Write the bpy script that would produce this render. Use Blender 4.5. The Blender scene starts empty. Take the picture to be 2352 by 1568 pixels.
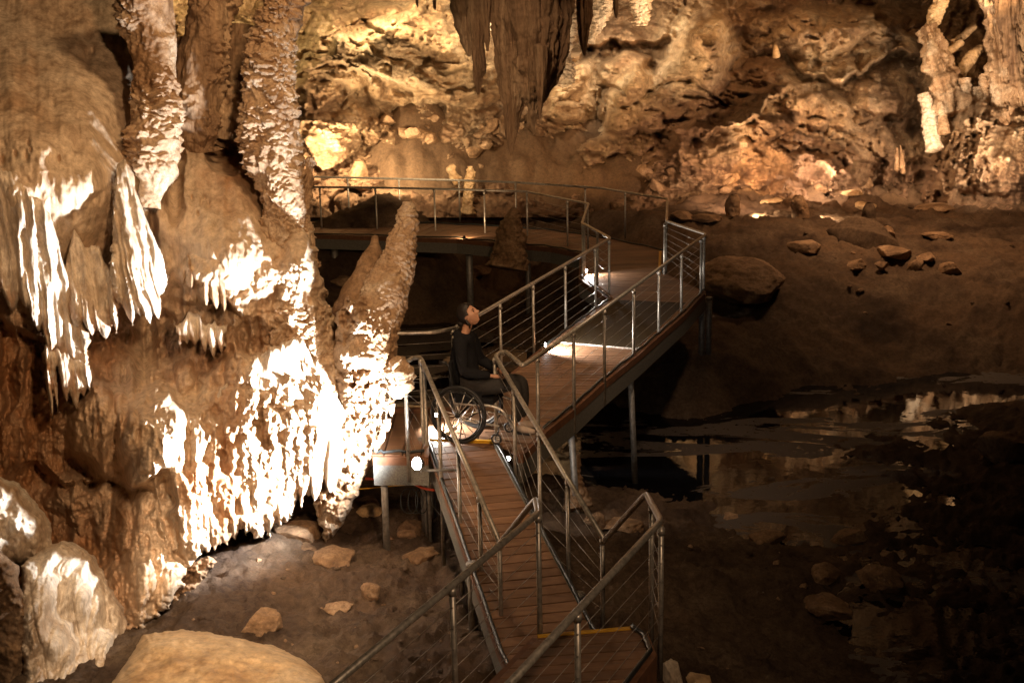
import bpy, math, random
import numpy as np
from mathutils import Vector, Matrix
random.seed(7)
scene = bpy.context.scene
COL = scene.collection

# ------------------------------------------------------------------ camera
F0, CX, CY, HOR, CH, ROLL = 3000.0, 1176.0, 784.0, 75.0, 4.6, 0.02
pit = math.atan((CY - HOR) / F0)
CAM = np.array([0, 0, CH])
Fw = np.array([0, math.cos(pit), -math.sin(pit)])
U0 = np.array([0, math.sin(pit), math.cos(pit)])
R0 = np.array([1.0, 0, 0])
Rt = R0 * math.cos(ROLL) - U0 * math.sin(ROLL)
Up = U0 * math.cos(ROLL) + R0 * math.sin(ROLL)
cd = bpy.data.cameras.new('camera'); cam = bpy.data.objects.new('camera', cd); COL.objects.link(cam)
M = Matrix(((Rt[0], Up[0], -Fw[0], 0), (Rt[1], Up[1], -Fw[1], 0), (Rt[2], Up[2], -Fw[2], CH), (0, 0, 0, 1)))
cam.matrix_world = M
cd.sensor_width = 36; cd.lens = 36 * F0 / 2352; cd.clip_end = 500; cd.clip_start = 0.05
cd.dof.use_dof = True; cd.dof.focus_distance = 14.6; cd.dof.aperture_fstop = 5.0
scene.camera = cam
scene.view_settings.view_transform = 'Standard'; scene.view_settings.look = 'None'
scene.view_settings.exposure = 0; scene.view_settings.gamma = 1
w = bpy.data.worlds.new('World'); scene.world = w; w.use_nodes = True
w.node_tree.nodes['Background'].inputs[0].default_value = (0.9, 0.6, 0.35, 1)
w.node_tree.nodes['Background'].inputs[1].default_value = 0.0012
scene.cycles.use_denoising = True
scene.cycles.max_bounces = 5; scene.cycles.diffuse_bounces = 3; scene.cycles.glossy_bounces = 3
scene.cycles.transmission_bounces = 2; scene.cycles.sample_clamp_indirect = 4
scene.cycles.use_light_tree = True

def rays(vx, vy):
    vx = np.asarray(vx, float); vy = np.asarray(vy, float)
    return (Rt * ((vx - CX) / F0)[..., None] + Up * ((CY - vy) / F0)[..., None] + Fw)
def PD(vx, vy, Y):
    r = rays(vx, vy); Y = np.asarray(Y, float)
    return CAM + r * (Y / r[..., 1])[..., None]
def UZ(vx, vy, z=0.0):
    r = rays(vx, vy)
    return CAM + r * ((z - CH) / r[..., 2])[..., None]
def proj(p):
    d = np.asarray(p, float) - CAM
    dz = d @ Fw
    return CX + F0 * (d @ Rt) / dz, CY - F0 * (d @ Up) / dz

# ------------------------------------------------------------------ noise
def _h(ix, iy, iz, s):
    h = (ix.astype(np.int64) * 374761393 + iy.astype(np.int64) * 668265263 + iz.astype(np.int64) * 2147483647 + s * 1274126177) & 0xffffffff
    h = ((h ^ (h >> 13)) * 1274126177) & 0xffffffff
    h = ((h ^ (h >> 16)) * 2246822519) & 0xffffffff
    h = h ^ (h >> 13)
    return (h & 0xffffff) / float(0x1000000)
def vn2(x, y, s=0):
    ix = np.floor(x); iy = np.floor(y); fx = x - ix; fy = y - iy
    fx = fx * fx * fx * (fx * (fx * 6 - 15) + 10); fy = fy * fy * fy * (fy * (fy * 6 - 15) + 10)
    z = np.zeros_like(ix)
    a = _h(ix, iy, z, s); b = _h(ix + 1, iy, z, s); c = _h(ix, iy + 1, z, s); d = _h(ix + 1, iy + 1, z, s)
    return (a + (b - a) * fx) * (1 - fy) + (c + (d - c) * fx) * fy
def fbm2(x, y, o=4, s=0, g=0.5):
    t = 0; a = 1; n = 0
    for k in range(o):
        c, si = math.cos(k * 1.1), math.sin(k * 1.1)
        t = t + a * vn2((x * c - y * si) * 2 ** k + 17.3 * k, (x * si + y * c) * 2 ** k - 9.1 * k, s + k); n += a; a *= g
    return t / n
def ani(x, y, o=3, s=0):      # anisotropic, no rotation between octaves
    t = 0; a = 1; n = 0
    for k in range(o):
        t = t + a * vn2(x * 2 ** k + 5.7 * k, y * 2 ** k + 3.3 * k, s + k); n += a; a *= .55
    return t / n
def vn3(x, y, z, s=0):
    ix = np.floor(x); iy = np.floor(y); iz = np.floor(z)
    f = [v - i for v, i in ((x, ix), (y, iy), (z, iz))]
    f = [q * q * (3 - 2 * q) for q in f]
    r = 0
    for dx in (0, 1):
        for dy in (0, 1):
            for dz in (0, 1):
                r = r + _h(ix + dx, iy + dy, iz + dz, s) * (f[0] if dx else 1 - f[0]) * (f[1] if dy else 1 - f[1]) * (f[2] if dz else 1 - f[2])
    return r
def fbm3(p, sc, o=4, s=0, g=.5):
    t = 0; a = 1; n = 0
    for k in range(o):
        q = p * (sc * 2 ** k) + 11.7 * k
        t = t + a * vn3(q[..., 0], q[..., 1], q[..., 2], s + k); n += a; a *= g
    return t / n
def wor2(x, y, s=0, jit=.9):
    ix = np.floor(x); iy = np.floor(y); z = np.zeros_like(ix)
    f1 = np.full(x.shape, 9.0); f2 = f1.copy(); idv = np.zeros(x.shape)
    for dx in (-1, 0, 1):
        for dy in (-1, 0, 1):
            cx = ix + dx; cy = iy + dy
            px = cx + .5 + jit * (_h(cx, cy, z, s) - .5); py = cy + .5 + jit * (_h(cx, cy, z + 1, s) - .5)
            d = np.hypot(px - x, py - y); hv = _h(cx, cy, z + 2, s)
            m = d < f1
            f2 = np.where(m, f1, np.minimum(f2, d)); idv = np.where(m, hv, idv); f1 = np.where(m, d, f1)
    return f1, f2, idv
def wor3(p, sc, s=0):
    q = p * sc; i = np.floor(q); f1 = np.full(q.shape[:-1], 9.0)
    for dx in (-1, 0, 1):
        for dy in (-1, 0, 1):
            for dz in (-1, 0, 1):
                cx = i[..., 0] + dx; cy = i[..., 1] + dy; cz = i[..., 2] + dz
                d = np.sqrt((cx + _h(cx, cy, cz, s) - q[..., 0]) ** 2 + (cy + _h(cx, cy, cz, s + 1) - q[..., 1]) ** 2 + (cz + _h(cx, cy, cz, s + 2) - q[..., 2]) ** 2)
                f1 = np.minimum(f1, d)
    return f1
def sstep(a, b, x):
    t = np.clip((x - a) / (b - a), 0, 1); return t * t * (3 - 2 * t)
def rbf(pts, vals, smooth=0.0):
    P = np.asarray(pts, float); V = np.asarray(vals, float); n = len(P)
    def phi(r): return r * r * np.log(r + 1e-9)
    D = np.hypot(P[:, None, 0] - P[None, :, 0], P[:, None, 1] - P[None, :, 1])
    A = np.zeros((n + 3, n + 3)); A[:n, :n] = phi(D) + smooth * np.eye(n)
    A[:n, n] = 1; A[:n, n + 1:] = P; A[n, :n] = 1; A[n + 1:, :n] = P.T
    w_ = np.linalg.solve(A, np.concatenate([V, [0, 0, 0]]))
    def f(x, y):
        o = w_[n] + w_[n + 1] * x + w_[n + 2] * y
        for k in range(n):
            o = o + w_[k] * phi(np.hypot(x - P[k, 0], y - P[k, 1]))
        return o
    return f

# ------------------------------------------------------------------ mesh helpers
def tag(o, label=None, cat=None, group=None, kind=None):
    if label: o['label'] = label
    if cat: o['category'] = cat
    if group: o['group'] = group
    if kind: o['kind'] = kind
    return o
def link(name, me, mat=None, parent=None):
    o = bpy.data.objects.new(name, me); COL.objects.link(o)
    if mat and me is not None: me.materials.append(mat)
    if parent is not None: o.parent = parent
    return o
def npmesh(name, V, Q, smooth=True, attrs=None):
    me = bpy.data.meshes.new(name)
    V = np.asarray(V, np.float32); Q = np.asarray(Q, np.int32)
    k = Q.shape[1]
    me.vertices.add(len(V)); me.vertices.foreach_set('co', V.ravel())
    me.loops.add(Q.size); me.loops.foreach_set('vertex_index', Q.ravel())
    me.polygons.add(len(Q)); me.polygons.foreach_set('loop_start', np.arange(0, Q.size, k, dtype=np.int32))
    me.polygons.foreach_set('loop_total', np.full(len(Q), k, np.int32))
    me.update(calc_edges=True); me.validate()
    if smooth: me.polygons.foreach_set('use_smooth', np.ones(len(me.polygons), bool))
    for nm, a in (attrs or {}).items():
        at = me.attributes.new(nm, 'FLOAT', 'POINT'); at.data.foreach_set('value', np.asarray(a, np.float32).ravel())
    return me
class MB:
    def __init__(s): s.v = []; s.f = []; s.n = 0; s.r = []
    def add(s, v, f, r=0.0):
        b = len(s.v); s.v.extend([tuple(map(float, q)) for q in v]); s.f.extend([tuple(i + b for i in q) for q in f]); s.r.extend([r] * len(f)); return s
    def box(s, c, h, rot=0.0, r=0.0):
        c = np.array(c, float); ca, sa = math.cos(rot), math.sin(rot); v = []
        for dx, dy, dz in ((-1,-1,-1),(1,-1,-1),(1,1,-1),(-1,1,-1),(-1,-1,1),(1,-1,1),(1,1,1),(-1,1,1)):
            x, y, z = dx * h[0], dy * h[1], dz * h[2]
            v.append((c[0] + x * ca - y * sa, c[1] + x * sa + y * ca, c[2] + z))
        return s.add(v, [(0,3,2,1),(4,5,6,7),(0,1,5,4),(1,2,6,5),(2,3,7,6),(3,0,4,7)], r)
    def tube(s, pts, rad, n=10, caps=True, closed=False):
        P = [np.array(p, float) for p in pts]; m = len(P)
        R = rad if hasattr(rad, '__len__') else [rad] * m
        v = []; f = []; prev = None
        for i in range(m):
            if closed: t = P[(i + 1) % m] - P[i - 1]
            else: t = P[min(i + 1, m - 1)] - P[max(i - 1, 0)]
            t = t / (np.linalg.norm(t) + 1e-12)
            if prev is None:
                a = np.array([0, 0, 1.0]) if abs(t[2]) < .9 else np.array([1.0, 0, 0])
                u = np.cross(t, a)
            else: u = prev - t * (prev @ t)
            u = u / (np.linalg.norm(u) + 1e-12); prev = u; w_ = np.cross(t, u)
            for k in range(n):
                an = 2 * math.pi * k / n
                v.append(P[i] + R[i] * (math.cos(an) * u + math.sin(an) * w_))
        for i in range(m if closed else m - 1):
            j = (i + 1) % m
            for k in range(n):
                f.append((i * n + k, i * n + (k + 1) % n, j * n + (k + 1) % n, j * n + k))
        if caps and not closed:
            f.append(tuple(range(n - 1, -1, -1))); f.append(tuple((m - 1) * n + k for k in range(n)))
        return s.add(v, f)
    def prism(s, poly, z0, z1, r=0.0):
        n = len(poly)
        a = 0.5 * sum(poly[i][0] * poly[(i + 1) % n][1] - poly[(i + 1) % n][0] * poly[i][1] for i in range(n))
        if a < 0: poly = poly[::-1]
        zb = (lambda x, y: z0) if not callable(z0) else z0
        zt = (lambda x, y: z1) if not callable(z1) else z1
        v = [(x, y, zb(x, y)) for x, y in poly] + [(x, y, zt(x, y)) for x, y in poly]
        f = [tuple(range(n - 1, -1, -1)), tuple(range(n, 2 * n))] + [(i, (i + 1) % n, n + (i + 1) % n, n + i) for i in range(n)]
        return s.add(v, f, r)
    def build(s, name, mat, parent=None, smooth=False, loc=None, bevel=0):
        me = bpy.data.meshes.new(name)
        vv = s.v if loc is None else [(a - loc[0], b - loc[1], c - loc[2]) for a, b, c in s.v]
        me.from_pydata(vv, [], s.f); me.update()
        if smooth:
            me.polygons.foreach_set('use_smooth', np.ones(len(me.polygons), bool))
        at = me.attributes.new('rnd', 'FLOAT', 'FACE'); at.data.foreach_set('value', s.r)
        o = link(name, me, mat, parent)
        if loc is not None: o.location = loc
        if bevel:
            b = o.modifiers.new('b', 'BEVEL'); b.width = bevel; b.segments = 2; b.limit_method = 'ANGLE'
        return o
def empty(name, loc=(0, 0, 0), rz=0):
    o = bpy.data.objects.new(name, None); COL.objects.link(o); o.location = loc; o.rotation_euler = (0, 0, rz); o.empty_display_size = .1
    return o
def fillet(pts, r=.08, n=6):
    P = [np.array(p, float) for p in pts]; out = [P[0]]
    for i in range(1, len(P) - 1):
        a, b, c = P[i - 1], P[i], P[i + 1]
        la = np.linalg.norm(a - b); lc = np.linalg.norm(c - b); rr = min(r, la * .45, lc * .45)
        p0 = b + (a - b) / la * rr; p1 = b + (c - b) / lc * rr
        for k in range(n + 1):
            t = k / n; out.append((1 - t) ** 2 * p0 + 2 * t * (1 - t) * b + t * t * p1)
    out.append(P[-1]); return out

# ------------------------------------------------------------------ materials
def mat_base(name):
    m = bpy.data.materials.new(name); m.use_nodes = True
    nt = m.node_tree; b = nt.nodes['Principled BSDF']
    return m, nt, b
def N(nt, t, **kw):
    n = nt.nodes.new(t)
    for k, v in kw.items(): setattr(n, k, v)
    return n
def ramp(nt, fac, stops):
    r = N(nt, 'ShaderNodeValToRGB'); nt.links.new(fac, r.inputs[0]); e = r.color_ramp.elements
    while len(e) < len(stops): e.new(.5)
    for i, (p, c) in enumerate(stops): e[i].position = p; e[i].color = (*c, 1) if len(c) == 3 else c
    return r.outputs[0]
def noise_tex(nt, vec, scale, detail=6, rough=.6, dist=0.0):
    n = N(nt, 'ShaderNodeTexNoise'); n.inputs['Scale'].default_value = scale; n.inputs['Detail'].default_value = detail
    n.inputs['Roughness'].default_value = rough; n.inputs['Distortion'].default_value = dist
    nt.links.new(vec, n.inputs['Vector']); return n.outputs['Fac']
def mixc(nt, fac, a, b, mode='MIX'):
    m = N(nt, 'ShaderNodeMix', data_type='RGBA', blend_type=mode)
    for sock, v in ((m.inputs[0], fac), (m.inputs[6], a), (m.inputs[7], b)):
        if isinstance(v, (int, float)): sock.default_value = v
        elif isinstance(v, tuple): sock.default_value = (*v, 1) if len(v) == 3 else v
        else: nt.links.new(v, sock)
    return m.outputs[2]
def rock_mat(name, light, mid, dark, s1=1.2, s2=14, rough=.7, bump=.5, bscale=30, stain=None, vstretch=1.0, bdist=.02, spec=.4, specks=0.0, cracks=.35):
    m, nt, b = mat_base(name); L = nt.links.new
    g = N(nt, 'ShaderNodeNewGeometry'); mp = N(nt, 'ShaderNodeMapping'); mp.inputs['Scale'].default_value = (1, 1, vstretch)
    L(g.outputs['Position'], mp.inputs[0]); v = mp.outputs[0]
    n1 = noise_tex(nt, v, s1, 5, .6, .6); n2 = noise_tex(nt, v, s2, 8, .78)
    c = ramp(nt, n1, [(.3, dark), (.48, mid), (.66, light)])
    c2 = ramp(nt, n2, [(.34, (.38, .32, .27)), (.48, (.85, .82, .79)), (.64, (1.35, 1.35, 1.33))])
    c = mixc(nt, .8, c, c2, 'MULTIPLY')
    vo = N(nt, 'ShaderNodeTexVoronoi', feature='DISTANCE_TO_EDGE'); vo.inputs['Scale'].default_value = s2 * .45; vd = N(nt, 'ShaderNodeVectorMath', operation='ADD')
    nd = N(nt, 'ShaderNodeTexNoise'); nd.inputs['Scale'].default_value = s2 * .5; nd.inputs['Detail'].default_value = 4; L(v, nd.inputs['Vector'])
    sc_ = N(nt, 'ShaderNodeVectorMath', operation='SCALE'); L(nd.outputs['Color'], sc_.inputs[0]); sc_.inputs['Scale'].default_value = 2.2 / s2
    L(v, vd.inputs[0]); L(sc_.outputs[0], vd.inputs[1]); L(vd.outputs[0], vo.inputs['Vector'])
    ck = ramp(nt, vo.outputs['Distance'], [(0, (.42, .36, .30)), (.045, (1, 1, 1))]); c = mixc(nt, cracks, c, ck, 'MULTIPLY')
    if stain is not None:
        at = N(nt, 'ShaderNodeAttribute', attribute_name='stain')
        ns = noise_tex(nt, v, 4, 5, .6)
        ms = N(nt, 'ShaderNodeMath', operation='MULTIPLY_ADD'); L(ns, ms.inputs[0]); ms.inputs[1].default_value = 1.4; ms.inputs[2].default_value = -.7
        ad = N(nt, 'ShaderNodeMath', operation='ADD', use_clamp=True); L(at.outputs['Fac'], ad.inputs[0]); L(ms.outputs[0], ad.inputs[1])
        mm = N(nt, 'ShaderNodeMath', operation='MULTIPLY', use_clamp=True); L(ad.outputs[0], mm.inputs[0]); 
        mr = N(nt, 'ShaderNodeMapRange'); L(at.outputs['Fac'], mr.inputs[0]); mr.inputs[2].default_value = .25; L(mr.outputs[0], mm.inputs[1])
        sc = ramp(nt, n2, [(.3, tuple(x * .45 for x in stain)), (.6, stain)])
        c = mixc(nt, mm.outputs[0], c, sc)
    if specks:
        sp = noise_tex(nt, v, 60, 3, .7)
        k = ramp(nt, sp, [(.60, (0, 0, 0)), (.68, (specks, specks, specks))])
        c = mixc(nt, k, c, dark)
    L(c, b.inputs['Base Color'])
    rr = ramp(nt, n2, [(.3, (rough - .15,) * 3), (.7, (min(1, rough + .15),) * 3)]); L(rr, b.inputs['Roughness'])
    b.inputs['Specular IOR Level'].default_value = spec
    bn = noise_tex(nt, v, bscale, 7, .7, .3)
    bm = N(nt, 'ShaderNodeBump'); bm.inputs['Strength'].default_value = bump; bm.inputs['Distance'].default_value = bdist
    L(bn, bm.inputs['Height']); L(bm.outputs[0], b.inputs['Normal'])
    return m
def simple_mat(name, col, rough=.5, metal=0.0, var=.15, scale=20, bump=.1, emit=None, spec=.5):
    m, nt, b = mat_base(name); L = nt.links.new
    g = N(nt, 'ShaderNodeNewGeometry'); n1 = noise_tex(nt, g.outputs['Position'], scale, 5, .6)
    lo = tuple(max(0, x * (1 - var)) for x in col); hi = tuple(min(1, x * (1 + var)) for x in col)
    L(ramp(nt, n1, [(.3, lo), (.7, hi)]), b.inputs['Base Color'])
    b.inputs['Metallic'].default_value = metal; b.inputs['Specular IOR Level'].default_value = spec
    L(ramp(nt, n1, [(.3, (max(.03, rough - .1),) * 3), (.7, (min(1, rough + .12),) * 3)]), b.inputs['Roughness'])
    if bump:
        bm = N(nt, 'ShaderNodeBump'); bm.inputs['Strength'].default_value = bump; bm.inputs['Distance'].default_value = .004
        L(noise_tex(nt, g.outputs['Position'], scale * 5, 4), bm.inputs['Height']); L(bm.outputs[0], b.inputs['Normal'])
    if emit:
        b.inputs['Emission Color'].default_value = (*emit[0], 1); b.inputs['Emission Strength'].default_value = emit[1]
    return m
MT = {}
MT['flow'] = rock_mat('flowstone_tan', (.68, .55, .40), (.59, .45, .31), (.42, .29, .18), .8, 9, .6, .35, 26, stain=(.40, .20, .085), vstretch=.5, bdist=.012, cracks=.08)
MT['pop'] = rock_mat('popcorn_calcite', (.58, .46, .33), (.42, .28, .165), (.22, .12, .055), 1.6, 30, .75, .6, 60, bdist=.012)
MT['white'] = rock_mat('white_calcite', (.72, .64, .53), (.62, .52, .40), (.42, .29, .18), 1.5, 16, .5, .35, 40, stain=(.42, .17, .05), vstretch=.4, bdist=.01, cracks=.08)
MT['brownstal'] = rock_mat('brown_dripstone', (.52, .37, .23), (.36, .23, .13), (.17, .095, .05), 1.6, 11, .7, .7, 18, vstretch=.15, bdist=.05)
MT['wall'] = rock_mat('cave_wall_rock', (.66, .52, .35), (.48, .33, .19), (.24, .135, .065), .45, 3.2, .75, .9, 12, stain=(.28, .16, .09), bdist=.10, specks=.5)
MT['mud'] = rock_mat('cave_mud', (.165, .115, .075), (.105, .068, .043), (.05, .030, .019), .9, 12, .85, 1.0, 40, stain=(.19, .115, .065), bdist=.035, specks=.5, spec=.2)
MT['rock'] = rock_mat('brown_rock', (.42, .28, .17), (.28, .17, .09), (.12, .065, .03), 2.5, 18, .75, .8, 40, bdist=.02)
MT['beige'] = rock_mat('beige_flowstone', (.62, .46, .28), (.54, .37, .20), (.34, .19, .08), 1.2, 8, .55, .3, 25, bdist=.01, cracks=.08)
MT['steel'] = simple_mat('galvanised_steel', (.46, .42, .36), .36, .55, .35, 25, .2)
MT['steeldull'] = simple_mat('weathered_steel', (.34, .32, .29), .55, .6, .35, 18, .3)
MT['fascia'] = simple_mat('grey_speckled_beam', (.17, .16, .135), .75, 0, .5, 55, .4)
MT['rust'] = simple_mat('red_brown_timber', (.17, .075, .035), .7, 0, .35, 12, .3)
MT['rubber'] = simple_mat('black_rubber', (.018, .018, .018), .45, 0, .3, 30, .1)
MT['hose'] = simple_mat('black_hose', (.02, .025, .025), .4, 0, .3, 30, .1)
MT['yellow'] = simple_mat('yellow_nosing', (.75, .40, .02), .5, 0, .15, 30, .1)
MT['orange'] = simple_mat('orange_conduit', (.75, .10, .03), .4, 0, .1, 30, 0)
MT['mat'] = simple_mat('dark_grating', (.06, .042, .022), .95, 0, .5, 120, .6, spec=.08)
MT['beigebox'] = simple_mat('beige_plastic', (.55, .47, .40), .5, 0, .05, 10, 0)
MT['black'] = simple_mat('black_cloth', (.012, .012, .014), .9, 0, .3, 30, .3, spec=.2)
MT['grey'] = simple_mat('charcoal_cloth', (.035, .032, .030), .85, 0, .3, 40, .3, spec=.2)
MT['skin'] = simple_mat('skin', (.56, .30, .19), .5, 0, .08, 20, .05)
MT['hair'] = simple_mat('dark_hair', (.018, .012, .009), .5, 0, .4, 60, .3)
MT['shoe'] = simple_mat('pale_shoe', (.50, .40, .33), .7, 0, .1, 20, .1)
MT['silver'] = simple_mat('polished_alloy', (.80, .77, .73), .3, .55, .1, 20, 0)
MT['blackmetal'] = simple_mat('black_metal', (.02, .02, .02), .35, .3, .2, 20, 0)
def emis(name, col, st):
    return simple_mat(name, (.8, .8, .8), .5, 0, .01, 5, 0, (col, st))
MT['lampw'] = emis('lamp_glass_white', (1, .97, .92), 60)
MT['lampy'] = emis('lamp_glass_warm', (1, .85, .6), 30)
# timber planks
def wood_mat():
    m, nt, b = mat_base('timber_planks'); L = nt.links.new
    g = N(nt, 'ShaderNodeNewGeometry'); at = N(nt, 'ShaderNodeAttribute', attribute_name='rnd')
    mp = N(nt, 'ShaderNodeMapping'); mp.inputs['Scale'].default_value = (1.5, 9, 5); L(g.outputs['Position'], mp.inputs[0])
    n1 = noise_tex(nt, mp.outputs[0], 2.2, 6, .65, .4); n2 = noise_tex(nt, g.outputs['Position'], 1.2, 4, .6)
    c = ramp(nt, n1, [(.3, (.17, .09, .05)), (.7, (.36, .21, .12))])
    c = mixc(nt, .6, c, ramp(nt, at.outputs['Fac'], [(0, (.6, .58, .55)), (1, (1.2, 1.15, 1.1))]), 'MULTIPLY')
    c = mixc(nt, .5, c, ramp(nt, n2, [(.35, (.55, .5, .5)), (.65, (1.1, 1.1, 1.1))]), 'MULTIPLY')
    L(c, b.inputs['Base Color']); L(ramp(nt, n1, [(.3, (.42,) * 3), (.7, (.72,) * 3)]), b.inputs['Roughness']); b.inputs['Specular IOR Level'].default_value = .35
    bm = N(nt, 'ShaderNodeBump'); bm.inputs['Strength'].default_value = .3; bm.inputs['Distance'].default_value = .004
    L(n1, bm.inputs['Height']); L(bm.outputs[0], b.inputs['Normal'])
    return m
MT['wood'] = wood_mat()
def water_mat():
    m, nt, b = mat_base('still_cave_water'); L = nt.links.new
    g = N(nt, 'ShaderNodeNewGeometry')
    mp = N(nt, 'ShaderNodeMapping'); mp.inputs['Scale'].default_value = (.35, .8, 1); mp.inputs['Rotation'].default_value = (0, 0, .35); L(g.outputs['Position'], mp.inputs[0])
    n1 = noise_tex(nt, mp.outputs[0], .9, 7, .62, .8); n2 = noise_tex(nt, g.outputs['Position'], 9, 5, .6)
    film = ramp(nt, n1, [(.52, (0, 0, 0)), (.535, (1, 1, 1))])
    hole = ramp(nt, n2, [(.36, (0, 0, 0)), (.40, (1, 1, 1))])
    f = mixc(nt, 1.0, film, hole, 'MULTIPLY')
    L(mixc(nt, f, (.004, .004, .005), (.075, .062, .054)), b.inputs['Base Color'])
    L(mixc(nt, f, (.02,) * 3, (.6,) * 3), b.inputs['Roughness'])
    b.inputs['IOR'].default_value = 1.33
    bm = N(nt, 'ShaderNodeBump'); bm.inputs['Strength'].default_value = .05; bm.inputs['Distance'].default_value = .02
    n3 = noise_tex(nt, g.outputs['Position'], 5, 4, .5); L(n3, bm.inputs['Height']); L(bm.outputs[0], b.inputs['Normal'])
    return m
MT['water'] = water_mat()

# ------------------------------------------------------------------ relief & tube builders
def polysd(poly):
    P = np.asarray(poly, float)
    def f(X, Y):
        d = np.full(X.shape, 1e9); ins = np.zeros(X.shape, bool); n = len(P)
        for i in range(n):
            a = P[i]; b = P[(i + 1) % n]; e = b - a
            t = np.clip(((X - a[0]) * e[0] + (Y - a[1]) * e[1]) / (e @ e + 1e-9), 0, 1)
            d = np.minimum(d, np.hypot(X - a[0] - t * e[0], Y - a[1] - t * e[1]))
            c = ((a[1] > Y) != (b[1] > Y)) & (X < (b[0] - a[0]) * (Y - a[1]) / (b[1] - a[1] + 1e-12) + a[0])
            ins ^= c
        return np.where(ins, d, -d)
    return f
def relief(name, xs, ys, Yfn, mat, sdfn=None, er=30, bulge=.3, back=.5, stainfn=None):
    X, Y = np.meshgrid(np.asarray(xs, float), np.asarray(ys, float)); D = Yfn(X, Y); st = float(xs[1] - xs[0])
    keep = np.ones(X.shape, bool)
    if sdfn is not None:
        sd = sdfn(X, Y)
        t = np.clip(sd / er, 0, 1); D = D + bulge * (1 - np.sqrt(np.clip(1 - (1 - t) ** 2, 0, 1)))
        gy, gx = np.gradient(sd, ys[1] - ys[0], xs[1] - xs[0]); gn = np.hypot(gx, gy) + 1e-6; gx /= gn; gy /= gn
        out = sd < 0
        mv = np.clip(-sd, 0, 4 * st)
        X = np.where(out, X + gx * mv, X); Y = np.where(out, Y + gy * mv, Y)
        D = np.where(sd < -1.2 * st, D + back, D)
        keep = sd > -2.6 * st
    stn = stainfn(X, Y) if stainfn else np.zeros(X.shape)
    P = PD(X, Y, D)
    idx = -np.ones(X.shape, int); idx[keep] = np.arange(keep.sum())
    a = idx[:-1, :-1]; b = idx[:-1, 1:]; c = idx[1:, 1:]; d = idx[1:, :-1]
    ok = (a >= 0) & (b >= 0) & (c >= 0) & (d >= 0)
    Q = np.stack([a[ok], d[ok], c[ok], b[ok]], 1)
    me = npmesh(name, P[keep], Q, True, {'stain': stn[keep]})
    return link(name, me, mat)
def bumps(X, Y, L):
    o = np.zeros(X.shape)
    for b in L:
        cx, cy, rx, ry, amp = b[:5]; an = math.radians(b[5]) if len(b) > 5 else 0
        c, s = math.cos(an), math.sin(an); u = ((X - cx) * c + (Y - cy) * s) / rx; v = (-(X - cx) * s + (Y - cy) * c) / ry
        q = u * u + v * v
        o += amp * np.where(q < 1, np.sqrt(np.clip(1 - q, 0, 1)) * (1 - q) ** .3, 0)
    return o
def ledge(X, Y, xs, ys, amp, L=60, soft=5, below=0.0):
    yl = np.interp(X, xs, ys) + (fbm2(X / 30, Y / 60, 4, int(xs[0])) - .5) * 34; s = Y - yl; soft = soft * 2.6; amp = amp * (.35 + 1.1 * fbm2(X / 45, Y / 200, 2, int(xs[1])))
    tx = sstep(xs[0], xs[0] + 40, X) * (1 - sstep(xs[-1] - 40, xs[-1], X))
    p = np.where(s < 0, np.exp(np.clip(s, -900, 0) / L), np.clip(1 - s / soft, 0, 1))
    r = np.where(s > 0, below * np.exp(-np.clip(s, 0, 900) / (L * .7)) * np.clip(s / soft, 0, 1), 0)
    return tx * (amp * p - r)
def drips(X, Y, D, L):
    D0 = D.copy(); x0, y0 = X[0, 0], Y[0, 0]; sx = X[0, 1] - X[0, 0]; sy = Y[1, 0] - Y[0, 0]; H, W = X.shape
    for cx, yt, w_, ln, amp, lean in L:
        i0 = max(0, int((yt - y0) / sy)); i1 = min(H, int((yt + ln - y0) / sy) + 2)
        j0 = max(0, int((cx - w_ - abs(lean * ln) - x0) / sx)); j1 = min(W, int((cx + w_ + abs(lean * ln) - x0) / sx) + 2)
        if i1 <= i0 or j1 <= j0: continue
        x = X[i0:i1, j0:j1]; y = Y[i0:i1, j0:j1]; t = np.clip((y - yt) / ln, 0, 1)
        ww = w_ * np.sqrt(np.clip(1 - t ** 2.2, 0, 1)) + .01
        u = (x - cx - lean * (y - yt)) / ww
        p = np.sqrt(np.clip(1 - u * u, 0, 1)) * (ww / w_) ** .6 * sstep(0, .45, t) * ((y - yt) < ln)
        D[i0:i1, j0:j1] = np.minimum(D[i0:i1, j0:j1], D0[i0:i1, j0:j1] - amp * p)
    return D
def popcorn(P, amp, s=0, sc=9.0):
    Q = P + np.stack([fbm3(P, 5, 2, s + 20), fbm3(P, 5, 2, s + 21), fbm3(P, 5, 2, s + 22)], -1) * .16
    a = wor3(Q, sc, s); b = wor3(Q, sc * 2.6, s + 5); low = fbm3(P, 1.7, 3, s + 9); m = sstep(.40, .58, low); k3 = .25 + 1.25 * sstep(.36, .62, fbm3(P * np.array([.5, .5, 1]), 1.1, 3, s + 31))[...]
    return k3 * amp * ((.35 + .55 * m) * (1 - np.clip(a, 0, 1)) + .42 * (1 - np.clip(b, 0, 1)) * (.25 + m) - .4) + amp * 2.6 * (fbm3(P * np.array([1, 1, .55]), 2.6, 5, s + 3) - .5)
def spl(pts, n):
    P = np.asarray(pts, float); m = len(P)
    t = np.concatenate([[0], np.cumsum(np.hypot(np.diff(P[:, 0]), np.diff(P[:, 1])) + 1e-6)]); t /= t[-1]
    u = np.linspace(0, 1, n); out = np.zeros((n, P.shape[1]))
    for c in range(P.shape[1]):   # pchip-like: smoothed linear
        out[:, c] = np.interp(u, t, P[:, c])
    k = max(1, n // (m * 5)); ker = np.ones(2 * k + 1) / (2 * k + 1)
    for c in range(P.shape[1]):
        e = np.pad(out[:, c], k, mode='reflect', reflect_type='odd'); out[:, c] = np.convolve(e, ker, 'valid')
    return out
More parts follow.
